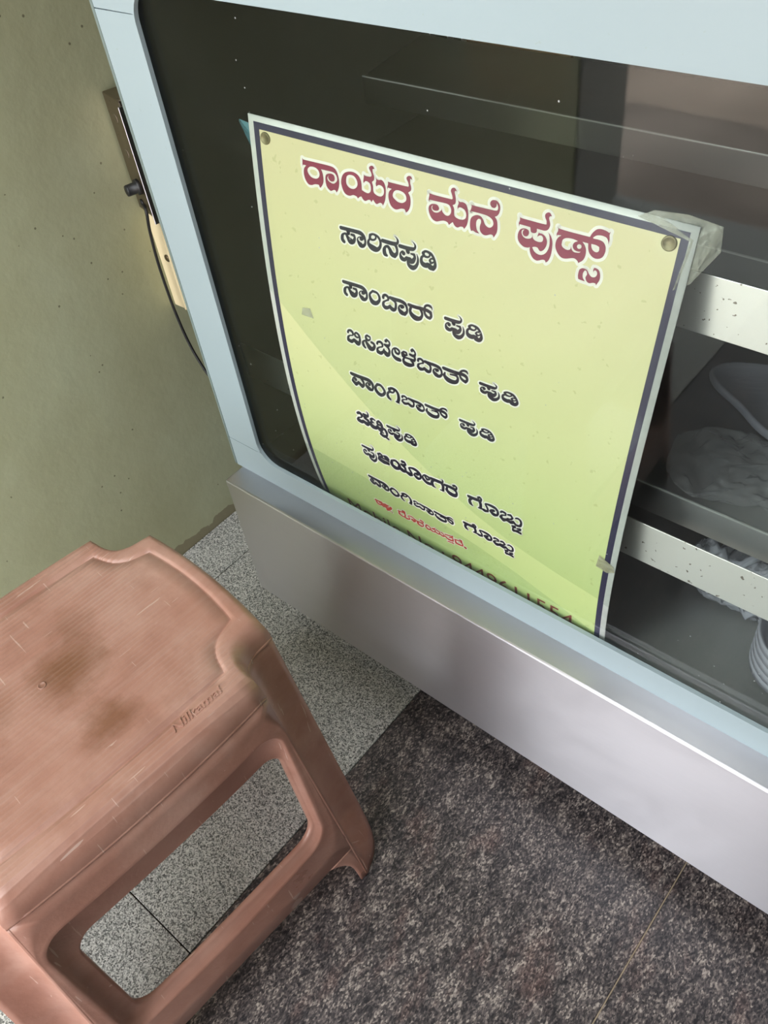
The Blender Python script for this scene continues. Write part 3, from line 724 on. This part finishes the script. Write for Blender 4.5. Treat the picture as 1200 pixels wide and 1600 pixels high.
"line6":[[1083,3475,32,1153,3474,33,1216,3469,32,1244,3455,21,1249,3430,18,1234,3410,9,1216,3401,3],[1167,3487,39,1174,3504,36],[1134,3529,22,1125,3529,37,1119,3516,20,1101,3522,12,1091,3548,19,1105,3578,37,1138,3584,32,1161,3561,26,1190,3575,52,1225,3576,41,1247,3541,27,1240,3513,24,1206,3514,13],[1268,3501,6,1281,3536,18,1280,3580,24,1255,3621,32,1221,3636,41,1185,3621,31,1170,3593,16],[1319,3476,22,1354,3455,28,1380,3473,33,1367,3495,26,1333,3500,35,1319,3476,30],[1335,3516,36,1333,3556,55,1389,3562,60,1463,3552,42],[1361,3510,27,1419,3508,25,1469,3507,34],[1414,3466,32,1454,3455,29,1479,3479,24,1450,3487,26,1419,3478,27],[1523,3474,34,1519,3528,50,1562,3557,60,1621,3539,35,1634,3487,41,1596,3448,39,1553,3451,28,1523,3474,27],[1630,3519,52,1677,3538,59,1726,3532,30,1720,3491,36,1699,3466,41,1665,3455,30],[1681,3402,40,1713,3392,30,1731,3419,24,1701,3446,34,1665,3451,28],[1736,3535,41,1777,3542,55,1812,3537,28,1802,3498,35,1775,3453,27,1794,3434,24,1856,3423,40,1910,3437,41,1937,3473,35,1930,3522,22,1887,3539,47,1848,3516,32,1858,3479,14,1896,3474,41,1882,3486,33],[2066,3526,43,2018,3531,46,1973,3497,41,1973,3455,16,2005,3430,25,2058,3435,31,2067,3459,20,2028,3481,34,2003,3451,25],[2088,3432,40,2152,3426,44,2219,3417,41,2249,3407,21,2253,3376,19,2237,3367,6],[2125,3441,24,2099,3477,37,2106,3525,44,2139,3539,14],[2231,3424,39,2253,3455,37,2251,3508,36],[2213,3534,16,2253,3529,20],[2277,3423,35,2337,3415,39,2401,3414,41,2435,3402,21,2438,3372,24,2416,3356,22,2396,3371,30],[2309,3445,24,2302,3485,41,2346,3511,56,2412,3506,47,2439,3468,28,2427,3435,34,2401,3421,35],[2598,3409,38,2675,3403,41,2738,3391,40,2762,3383,21,2762,3357,25,2744,3340,24,2724,3358,29],[2640,3420,23,2613,3455,34,2622,3498,41,2647,3516,16],[2745,3402,38,2759,3449,35,2752,3493,31],[2728,3504,17,2763,3499,17],[2770,3491,21,2808,3496,40,2850,3487,23,2846,3446,27,2818,3403,23,2828,3389,21,2889,3381,35,2951,3388,36,2979,3430,31,2970,3474,24,2926,3485,46,2884,3463,30,2891,3437,16,2928,3429,32,2915,3440,29],[3013,3402,21,3032,3381,27,3072,3382,29,3080,3409,16,3034,3432,21,3018,3470,39,3049,3490,46,3089,3466,29],[3106,3386,23,3139,3374,29,3163,3398,24,3142,3431,23,3102,3443,22],[3089,3466,35,3143,3473,39,3176,3447,32,3210,3471,31,3256,3459,29,3271,3419,26,3259,3380,28,3225,3369,24,3199,3384,15],[3165,3515,24,3198,3502,26,3206,3516,13,3173,3534,16,3181,3569,36,3214,3560,29,3268,3558,29],[3226,3517,19,3265,3502,26,3266,3522,14,3227,3544,18]],
"line7":[[1095,3972,36,1190,3971,39,1284,3965,39,1343,3966,41,1381,3984,35,1391,4022,25,1377,4059,21,1341,4056,46,1303,4038,36,1299,4012,15,1321,3995,15,1346,4004,31,1335,4013,26],[1147,4016,40,1139,4002,24,1113,4013,14,1109,4047,34,1144,4067,45,1180,4049,24,1193,4031,21],[1192,4039,36,1233,4062,46,1261,4047,24,1259,4011,29,1235,3985,33],[1455,3968,21,1427,4005,27,1437,4043,40,1479,4068,43,1527,4055,30,1553,4018,30,1532,3983,29,1495,3963,28,1455,3968,28],[1618,3958,24,1651,3942,27,1702,3945,27,1733,3975,30,1740,4024,32,1725,4064,29],[1705,4067,15,1744,4067,15],[1615,3960,30,1623,3985,31,1662,3985,18,1686,3961,17,1670,3945,19],[1613,3991,20,1592,4020,26,1599,4054,35,1625,4070,21],[1788,3988,22,1792,3974,17,1821,3968,20,1847,3976,21,1849,3992,15,1820,4002,11,1794,4015,18,1790,4033,25,1813,4044,30,1848,4037,23,1869,4025,17],[1875,3974,21,1901,3981,19,1933,3990,20,1941,4009,19,1932,4034,22,1901,4039,32,1869,4029,27],[1872,3975,24,1935,3974,26,2004,3973,26,2046,3980,26,2069,3997,19,2073,4023,18,2044,4042,26,2004,4038,36,1978,4022,22,1981,4004,11,2004,3995,11,2024,4001,26,2010,4005,27],[2096,3962,28,2169,3962,30,2255,3959,29,2308,3954,29,2351,3963,27,2361,3987,21,2341,4005,26,2306,3995,25,2283,3975,20,2283,3944,17,2311,3922,18,2347,3919,20,2362,3933,10],[2114,3992,13,2107,4018,27,2141,4040,41,2196,4046,38,2244,4033,30,2261,4005,22,2246,3985,21,2219,3985,17,2173,3991,13],[2235,3985,20,2244,3962,22],[2524,3864,33,2599,3860,37,2661,3850,35,2684,3843,18,2684,3823,22,2667,3809,21,2647,3823,25],[2565,3873,21,2539,3901,30,2547,3936,36,2571,3950,14],[2668,3859,33,2682,3896,31,2675,3932,27],[2651,3940,15,2685,3936,15],[2692,3930,19,2730,3934,35,2770,3927,21,2766,3894,24,2739,3860,20,2749,3848,18,2809,3842,31,2869,3847,31,2897,3881,27,2888,3917,22,2845,3925,40,2804,3907,27,2810,3886,14,2847,3880,28,2834,3889,25],[2929,3859,19,2948,3842,24,2988,3843,26,2995,3864,14,2950,3883,18,2935,3913,34,2965,3929,41,3004,3910,26],[3021,3846,20,3053,3836,26,3077,3855,21,3055,3881,20,3017,3891,20],[3004,3910,31,3057,3915,35,3089,3894,28,3123,3914,28,3168,3904,25,3182,3872,23,3170,3841,25,3137,3832,21,3112,3845,13],[3079,3949,21,3111,3939,23,3118,3950,12,3086,3964,14,3094,3992,32,3127,3985,26,3179,3984,26],[3138,3951,16,3176,3939,23,3177,3955,12,3139,3972,16]],
"red":[[1107,4410,32,1156,4397,19,1206,4391,27,1215,4443,26,1219,4457,33],[1119,4448,34,1139,4467,27,1185,4452,19,1209,4410,20,1166,4415,19],[1243,4399,26,1259,4438,34,1297,4453,32,1354,4417,18,1360,4387,26,1326,4415,15,1286,4410,24,1278,4382,24,1243,4399,23],[1298,4385,18,1321,4378,18],[1280,4482,30,1300,4472,19,1342,4471,13,1364,4481,14],[1484,4354,18,1511,4351,18,1582,4334,17,1596,4333,11,1595,4301,18,1563,4311,23],[1494,4372,24,1492,4415,28,1538,4423,25,1580,4418,13,1591,4361,22,1581,4344,18],[1580,4418,28,1614,4419,26,1658,4400,14,1656,4372,18,1638,4344,7,1692,4322,16,1743,4335,19,1753,4377,14,1719,4397,24,1692,4379,18,1705,4362,11,1728,4366,18],[1763,4337,16,1790,4349,24,1791,4390,28,1834,4401,26,1875,4375,11,1874,4340,22,1830,4335,18,1791,4344,20],[1845,4288,23,1881,4289,21,1878,4314,11,1846,4328,17],[1924,4322,12,1916,4356,21,1949,4377,27,1988,4362,11,1987,4323,18,1952,4306,18,1925,4317,17],[1989,4357,24,2016,4369,23,2055,4355,12,2061,4314,18,2016,4319,17,2057,4290,12,2067,4270,6],[2063,4349,21,2106,4354,22,2130,4336,11,2127,4302,18,2085,4297,18],[2130,4336,21,2172,4347,23,2199,4331,13,2186,4296,15,2158,4289,15],[2216,4283,16,2282,4262,16,2333,4252,15,2331,4236,11],[2218,4322,23,2259,4342,25,2332,4324,18,2330,4281,17,2309,4278,14,2271,4302,10],[2245,4393,15,2298,4377,15,2333,4378,12,2321,4359,13],[2359,4273,16,2409,4258,16,2466,4248,15,2461,4221,17,2436,4230,15],[2368,4289,20,2374,4329,25,2431,4323,24,2474,4313,14,2470,4276,19,2451,4264,17],[2505,4318,27,2514,4318,27]]}

def lettering(name, items, ink, halo_w, parent, bold=1.0, hname='white_outline'):
    V, F, HV, HF = [], [], [], []
    for it in items:
        if isinstance(it[0], list):
            loops = []
            for l in it:
                pts = [(l[i] / 1e4, l[i + 1] / 1e4) for i in range(0, len(l), 2)]
                loops.append(smooth_pts(pts, True))
            flat = [q for l in loops for q in l]
            tris = tessellate_polygon([[Vector((q[0], q[1], 0)) for q in l] for l in loops])
            k = len(V); V += [P(q[0], q[1], 0.00045) for q in flat]
            F += [tuple(i + k for i in t) for t in tris]
            k = len(HV); HV += [P(q[0], q[1], 0.0003) for q in flat]
            HF += [tuple(i + k for i in t) for t in tris]
            for l in loops: strip(HV, HF, l, 0.0003, 0.0, True, 2 * halo_w)
        else:
            pts = smooth_pts([(it[i] / 1e4, it[i + 1] / 1e4, it[i + 2] / 1e4 * bold) for i in range(0, len(it), 3)], False)
            strip(V, F, pts, 0.00045)
            strip(HV, HF, pts, 0.0003, halo_w)
    o = mesh_obj(name, V, F, ink, parent)
    mesh_obj(hname, HV, HF, M['halo'], o)
    return o

for key, items in LETTERS.items():
    if key == 'title':
        lettering('title_lettering', items, M['maroon'], 0.0026, poster)
    elif key == 'red':
        lettering('text_line', items, M['redink'], 0.0012, poster, 1.3)
    else:
        lettering('text_line', items, M['ink'], 0.0016, poster, {'line5': 1.16, 'line6': 1.1, 'line7': 1.18}.get(key, 1.13))


def text_mesh(body, size=1.0, extrude=0.0, shear=0.0):
    cu = bpy.data.curves.new('text', 'FONT')
    cu.body = body; cu.size = size; cu.extrude = extrude; cu.shear = shear
    cu.resolution_u = 4
    o = bpy.data.objects.new('text', cu)
    COL.objects.link(o)
    dg = bpy.context.evaluated_depsgraph_get()
    me = o.evaluated_get(dg).to_mesh()
    V = [v.co.copy() for v in me.vertices]; F = [tuple(p.vertices) for p in me.polygons]
    o.evaluated_get(dg).to_mesh_clear()
    bpy.data.objects.remove(o); bpy.data.curves.remove(cu)
    return V, F

V, F = text_mesh('Mobile No : 9449611554', 1.0)
x0, x1 = min(v.x for v in V), max(v.x for v in V)
u0, u1, vt, vb = 0.050, 0.398, 0.4795, 0.4425
HH = 0.024
VV = []
for v in V:
    s = (v.x - x0) / (x1 - x0)
    VV.append(P(u0 + (u1 - u0) * s, min(vt + (vb - vt) * s + (0.70 - v.y) * HH / 0.7, PV - 0.0005), 0.0004))
mesh_obj('phone_line', VV, F, M['brownink'], poster)

def tack(u, v, r):
    c = P(u, v, 0.0003); nrm = (P(u, v, 0.001) - P(u, v, 0.0)).normalized()
    Mx = Matrix.Translation(c) @ nrm.to_track_quat('Z', 'Y').to_matrix().to_4x4()
    o = lathe('eyelet', [(r, 0), (r, 0.0005), (r * 0.92, 0.0011), (r * 0.8, 0.0012), (r * 0.72, 0.0008)], M['tack'], poster, 28, Mx)
    return o
tack(0.0194, 0.0188, 0.0058)
tack(0.4164, 0.0173, 0.0062)

M['tape'] = m_film('clear_tape', (0.62, 0.60, 0.50), 0.34, 0.18, 90)
M['tape_old'] = m_film('yellowed_tape', (0.50, 0.46, 0.32), 0.5, 0.25, 90)
def tape(pts, label, off=0.0008, mat='tape'):
    """pts: (u, v, lift off the sheet)"""
    V = [P(u, v, off + l) for u, v, l in pts] + [P(u, v, off + l - 0.0002) for u, v, l in pts]
    n = len(pts)
    F = [tuple(range(n)), tuple(range(2 * n - 1, n - 1, -1))] + [(i, (i + 1) % n, n + (i + 1) % n, n + i) for i in range(n)]
    return tag(mesh_obj('tape_strip', V, F, M[mat]), label, 'tape')
tape([(0.388, 0.003, 0), (0.40, -0.004, -0.001), (0.425, -0.006, -0.003), (0.4515, -0.002, -0.008), (0.4535, 0.018, -0.012), (0.4385, 0.045, -0.004), (0.4275, 0.052, 0), (0.432, 0.012, 0)], 'crumpled clear tape folded over the upper right corner of the poster')
tape([(0.418, 0.330, 0.0005), (0.424, 0.332, 0.0005), (0.4345, 0.3365, 0), (0.4365, 0.343, 0), (0.4290, 0.3475, 0.0004), (0.4165, 0.345, 0.001)], 'torn yellowed tape on the right edge of the poster', mat='tape_old')
tape([(0.046, 0.1865, 0), (0.0565, 0.1840, 0), (0.0600, 0.1950, 0), (0.0435, 0.1955, 0)], 'small clear tape patch on the left of the poster face')
bl = [Vector(p) for p in ((-0.672, 0.535, 0.812), (-0.694, 0.552, 0.800), (-0.690, 0.556, 0.776), (-0.672, 0.55, 0.768), (-0.655, 0.546, 0.775), (-0.652, 0.542, 0.805))]
V = bl + [b + Vector((0, 0.0004, 0)) for b in bl]
F = [tuple(range(6)), tuple(range(11, 5, -1))] + [(i, (i + 1) % 6, 6 + (i + 1) % 6, 6 + i) for i in range(6)]
tag(mesh_obj('tape_strip', V, F, M['film_blue']), 'bluish plastic scrap sticking out behind the upper left poster corner', 'tape')

# ------------------------------------------------------------------ box, casing and cable between counter and wall
TB = Matrix.Translation((XW, 0.612, 0)) @ Matrix.Rotation(math.radians(-14), 4, 'Z')
bx = thing('control_box', 'narrow stained steel control box with black knob between wall and counter', 'control box', (XW + 0.02, 0.62, 0.605))
box('box_body', (0.004, 0.0, 0.604), (0.056, 0.10, 0.758), M['steel_box'], bx, 0.0012, 2, TB)
box('box_flange', (0.0562, -0.003, 0.598), (0.0582, 0.10, 0.752), M['steel'], bx, 0.0005, 1, TB)
KM = TB @ Matrix.Translation((0.030, 0.0, 0.642)) @ Matrix.Rotation(math.radians(90), 4, 'X')
kn = lathe('knob', [(0.0105, 0.0), (0.0105, 0.004), (0.0075, 0.0045), (0.0075, 0.017), (0.0068, 0.0185)], M['black'], bx, 24, KM)
for zz, rr in ((0.612, 0.0058),):
    lathe('grommet', [(rr, 0.0), (rr, 0.0016), (rr * 0.5, 0.002)], M['black'], bx, 20, TB @ Matrix.Translation((0.022, 0.0, zz + 0.004)) @ Matrix.Rotation(math.radians(90), 4, 'X'))
for zz in (0.730, 0.685):
    lathe('knockout', [(0.0052, 0.0), (0.0052, 0.0005), (0.0046, 0.0006)], M['steel_box'], bx, 20, TB @ Matrix.Translation((0.026, 0.0, zz)) @ Matrix.Rotation(math.radians(90), 4, 'X'))
cs = thing('cable_casing', 'cream plastic casing with one screw below the steel control box', 'casing', (XW + 0.03, 0.63, 0.44))
cb = box('casing_body', (XW + 0.001, 0.618, 0.443), (XW + 0.075, 0.645, 0.600), M['cream'], cs, 0.0015)
box('casing_ridge', (XW + 0.026, 0.6165, 0.443), (XW + 0.030, 0.6185, 0.600), M['cream'], cs, 0.0006)
SM = Matrix.Translation((XW + 0.021, 0.618, 0.527)) @ Matrix.Rotation(math.radians(90), 4, 'X')
lathe('screw', [(0.0055, 0), (0.0055, 0.0012), (0.0035, 0.0024)], M['screw'], cs, 18, SM)
q = 0.598 / 0.52
cab_pts = [(-0.86044547, 0.69669), (-0.8615, 0.678), (-0.86819, 0.64885), (-0.8727, 0.6001), (-0.8700, 0.5358), (-0.8590, 0.4845), (-0.8358, 0.4437), (-0.800, 0.41), (-0.79, 0.33)]
tag(tube('power_cable', [(XW + 0.024, 0.605, 0.6155)] + [(x * q, 0.598, 1.125 - (1.125 - z) * q) for x, z in cab_pts[1:-1]] + [(-0.90, 0.66, 0.22)], 0.0022, M['black']), 'thin black cable hanging from the steel control box', 'cable')

# ------------------------------------------------------------------ plastic stool (local frame, origin on the floor below its middle)
stool = thing('plastic_stool', 'worn brown moulded plastic stool with ribbed seat beside the counter', 'stool', (-0.592, 0.088, 0), math.radians(-4.0))
HZ = 0.450
SC = 0.050                                               # length cut off each corner
def hx(z): return 0.150 + 0.042 * (1 - z / HZ)
def hy(z): return 0.190 + 0.030 * (1 - z / HZ)
def bow(z): return 0.007 * max(0.0, z / HZ)
def sag(z):
    t = min(max((z - 0.025) / 0.05, 0), 1)
    t = t * t * (3 - 2 * t)
    return 0.021 * t - 0.009 * (1 - t)
ZE = 0.422

def solid(name, V, F, th, parent=stool, smooth=True):
    o = mesh_obj(name, V, F, M['stool'], parent, smooth)
    sgn = sum(f.area * f.normal.dot(Vector((f.center.x, f.center.y, f.center.z - 0.2))) for f in o.data.polygons)
    if sgn < 0: o.data.flip_normals()
    md = o.modifiers.new('shell', 'SOLIDIFY')
    md.thickness = th; md.offset = -1.0
    return o

def rounded_rect(p0, p1, z0, z1, r, n=6):
    out = []
    for cx, cz, a0 in ((p1 - r, z1 - r, 0), (p0 + r, z1 - r, 90), (p0 + r, z0 + r, 180), (p1 - r, z0 + r, 270)):
        for k in range(n + 1):
            a = math.radians(a0 + 90 * k / n)
            out.append((cx + r * math.cos(a), cz + r * math.sin(a)))
    return out

def cast(loop, c, a):
    """distance from c to the loop along angle a"""
    dx, dz = math.cos(a), math.sin(a)
    best = 0.0
    for (x0, z0), (x1, z1) in zip(loop, loop[1:] + loop[:1]):
        ex, ez = x1 - x0, z1 - z0
        den = dx * ez - dz * ex
        if abs(den) < 1e-12: continue
        t = ((x0 - c[0]) * ez - (z0 - c[1]) * ex) / den
        s = ((x0 - c[0]) * dz - (z0 - c[1]) * dx) / den
        if t > 0 and -1e-6 <= s <= 1 + 1e-6: best = max(best, t)
    return best

def panel(long_side, sign):
    """a side of the stool with its window; p runs along the side"""
    foot_ccw = False
    wfun = (lambda z: hy(z) - SC) if long_side else (lambda z: hx(z) - SC)
    nfun = hx if long_side else hy
    wb, wt = wfun(0), wfun(ZE)
    hw = 0.131 if long_side else wfun(0.25) - 0.022
    c = (0.0, 0.25)
    zr = 0.082
    wr = wfun(zr)
    outer = [(wt, ZE), (-wt, ZE), (-wr, zr), (-wr + 0.05, zr + 0.001), (0, zr + 0.003), (wr - 0.05, zr + 0.001), (wr, zr)]
    rim = rounded_rect(-hw - 0.006, hw + 0.006, 0.150, 0.374, 0.028, 8)
    hole = rounded_rect(-hw + (0.014 if sign > 0 else 0), hw - (0.014 if sign < 0 else 0), 0.160, 0.334, 0.024, 8)
    angs = sorted({round(math.atan2(z - c[1], x - c[0]) % (2 * math.pi), 5) for x, z in outer + rim + hole} | {round(2 * math.pi * k / 90, 5) for k in range(90)})
    rings = []
    for kind in range(9):
        ring = []
        for a in angs:
            rh, rr, ro = cast(hole, c, a), cast(rim, c, a), cast(outer, c, a)
            if kind == 0: r, off = rh, -0.014
            elif kind == 1: r, off = rh + 0.0005, -0.009
            elif kind == 2: r, off = rh + 0.003, -0.0075
            elif kind == 3: r, off = max(rr - 0.002, rh + 0.0035), -0.0065
            elif kind == 4: r, off = max(rr, rh + 0.004) + 0.0006, -0.0005
            elif kind == 5: r, off = max(rr, rh + 0.004) + 0.003, 0.0008
            elif kind == 6: r, off = max(rr, rh + 0.004) + 0.007, 0.0
            elif kind == 7: r, off = (max(rr, rh + 0.004) + 0.007) * 0.5 + ro * 0.5, 0.0
            else: r, off = ro, 0.0
            r = min(r, ro - (8 - kind) * 0.0004)
            ring.append((c[0] + r * math.cos(a), c[1] + r * math.sin(a), off))
        rings.append(ring)
    V, F = [], []
    nA = len(angs)
    for ring in rings:
        for p, z, off in ring:
            w = wfun(z)
            d = nfun(z) + bow(z) * max(0.0, 1 - (p / w) ** 2) + off
            # the lower rail swells outward a little
            d += 0.004 * math.exp(-((z - 0.125) / 0.025) ** 2) * max(0.0, 1 - (p / w) ** 2)
            V.append((d * sign, p, z) if long_side else (p, d * sign, z))
    for j in range(len(rings) - 1):
        for i in range(nA):
            F.append((j * nA + i, j * nA + (i + 1) % nA, (j + 1) * nA + (i + 1) % nA, (j + 1) * nA + i))
    for s_ in (1, -1):                                    # the panel's share of the two feet
        k = len(V)
        zz = [0.0825, 0.078, 0.071, 0.062, 0.05, 0.034, 0.016, 0.0]
        for z in zz:
            fw = 0.012 + 0.030 * (z / 0.084) ** 4
            for c_ in range(4):
                p = wfun(z) - fw * c_ / 3
                w = wfun(z)
                d = nfun(z) + (bow(z) + 0.004 * math.exp(-((z - 0.125) / 0.025) ** 2)) * max(0.0, 1 - (p / w) ** 2)
                V.append((d * sign, p * s_, z) if long_side else (p * s_, d * sign, z))
        for j in range(len(zz) - 1):
            for c_ in range(3):
                q_ = (k + j * 4 + c_, k + j * 4 + c_ + 1, k + j * 4 + c_ + 5, k + j * 4 + c_ + 4)
                F.append(q_ if (s_ > 0) == foot_ccw else q_[::-1])
    o = solid('side_panel', V, F, 0.0028)
    return o

for ls in (True, False):
    for sg in (1, -1):
        panel(ls, sg)

def leg(sx_, sy_):
    V, F = [], []
    zs = [ZE + 0.003, 0.41, 0.39, 0.36, 0.30, 0.24, 0.18, 0.12, 0.09, 0.075, 0.065, 0.055, 0.045, 0.035, 0.025, 0.012, 0.0]
    nt = 14
    for z in zs:
        A, B = Vector((hx(z), hy(z) - SC)), Vector((hx(z) - SC, hy(z)))
        inw = Vector((-1, -1)).normalized()
        for k in range(nt + 1):
            t = k / nt
            q_ = A.lerp(B, t) + inw * sag(z) * (1 - (2 * t - 1) ** 2) ** 1.3
            ridge = 0.0 * (math.exp(-(t / 0.1) ** 2) + math.exp(-((1 - t) / 0.1) ** 2))
            q_ -= inw * ridge
            V.append((q_.x * sx_, q_.y * sy_, z))
    w = nt + 1
    for j in range(len(zs) - 1):
        for k in range(nt):
            F.append((j * w + k, j * w + k + 1, (j + 1) * w + k + 1, (j + 1) * w + k))
    lg = solid('leg', V, F, 0.0028)
    for e in (0, nt):
        pts = [Vector(V[j * w + e]) for j in range(len(zs))]
        pts = [q_ - Vector((sx_, sy_, 0)).normalized() * 0.0032 for q_ in pts]
        tube('ridge', pts, 0.0026, M['stool'], lg, 8, 2)
    return lg

for sx_ in (1, -1):
    for sy_ in (1, -1):
        leg(sx_, sy_)

def outline(ax, ay, sc, sg_, bw, n_edge=18, n_sc=10):
    """seat outline: bowed sides, shallow concave corners, as one loop"""
    out = []
    corners = ((1, 1), (-1, 1), (-1, -1), (1, -1))
    for ci, (sx_, sy_) in enumerate(corners):
        A, B = Vector((ax * sx_, (ay - sc) * sy_)), Vector(((ax - sc) * sx_, ay * sy_))
        if ci % 2: A, B = B, A
        inw = Vector((-sx_, -sy_)).normalized()
        for k in range(n_sc + 1):
            t = k / n_sc
            out.append(A.lerp(B, t) + inw * sg_ * (1 - (2 * t - 1) ** 2) ** 1.3)
        nx_ = corners[(ci + 1) % 4]
        C_ = Vector(((ax - sc) * nx_[0], ay * nx_[1])) if ci in (0, 2) else Vector((ax * nx_[0], (ay - sc) * nx_[1]))
        nrm = Vector((0, sy_)) if ci in (0, 2) else Vector((sx_, 0))
        for k in range(1, n_edge):
            t = k / n_edge
            out.append(B.lerp(C_, t) + nrm * bw * (1 - (2 * t - 1) ** 2))
    return out

def seat():
    ins = outline(0.117, 0.171, 0.045, 0.012, 0.006)
    o0 = outline(hx(ZE) + 0.0002, hy(ZE) + 0.0002, SC, 0.021, 0.0068)
    o2 = outline(hx(HZ) - 0.016, hy(HZ) - 0.009, SC - 0.003, 0.016, 0.0066)
    lp = lambda a, b, t: [p.lerp(q_, t) for p, q_ in zip(a, b)]
    rings = [(o0, ZE - 0.002), (o0, ZE)]
    for k_ in range(1, 9):
        a_ = math.pi / 2 * k_ / 8
        rings.append((lp(o0, o2, 1 - math.cos(a_)), ZE + (0.4514 - ZE) * math.sin(a_)))
    rings += [(lp(o2, ins, 0.6), 0.4510), (lp(o2, ins, 0.92), 0.4506),
             (lp(o2, ins, 0.97), 0.4493), (ins, 0.4491), ([p * 0.988 for p in ins], 0.4493), ([p * 0.98 for p in ins], 0.4506)]
    for k, z in ((0.9, 0.4506), (0.75, 0.4503), (0.6, 0.45), (0.45, 0.4497), (0.3, 0.4495), (0.15, 0.4494), (0.02, 0.4494)):
        rings.append(([p * k for p in ins], z))
    n_ = len(ins)
    V = [(p.x, p.y, z) for r_, z in rings for p in r_]
    F = []
    for j in range(len(rings) - 1):
        for i in range(n_):
            F.append((j * n_ + i, j * n_ + (i + 1) % n_, (j + 1) * n_ + (i + 1) % n_, (j + 1) * n_ + i))
    F.append(tuple((len(rings) - 1) * n_ + i for i in range(n_)))
    so_ = solid('seat', V, F, 0.0028)
    pts = [Vector((q_.x * 0.9905, q_.y * 0.9925, ZE - 0.0005)) for q_ in o0]
    tube('rim', pts + pts[:1], 0.0024, M['stool'], so_, 8, 1)
    return so_

st = seat()
V, F = text_mesh('Nilkamal', 1.0, 0.06, 0.25)
x0, x1 = min(v.x for v in V), max(v.x for v in V)
k = 0.058 / (x1 - x0)
VV = [(0.1345 - v.y * k * 0.9, 0.055 + (v.x - x0) * k, 0.4510 + (v.z / 0.06) * 0.0010) for v in V]
mesh_obj('embossed_name', VV, F, M['stool'], st)
lathe('moulding_mark', [(0.0045, 0.4492), (0.0045, 0.4499), (0.0035, 0.4502), (0.003, 0.4496)], M['stool'], st, 20, Matrix.Translation((-0.012, 0.0, 0)))
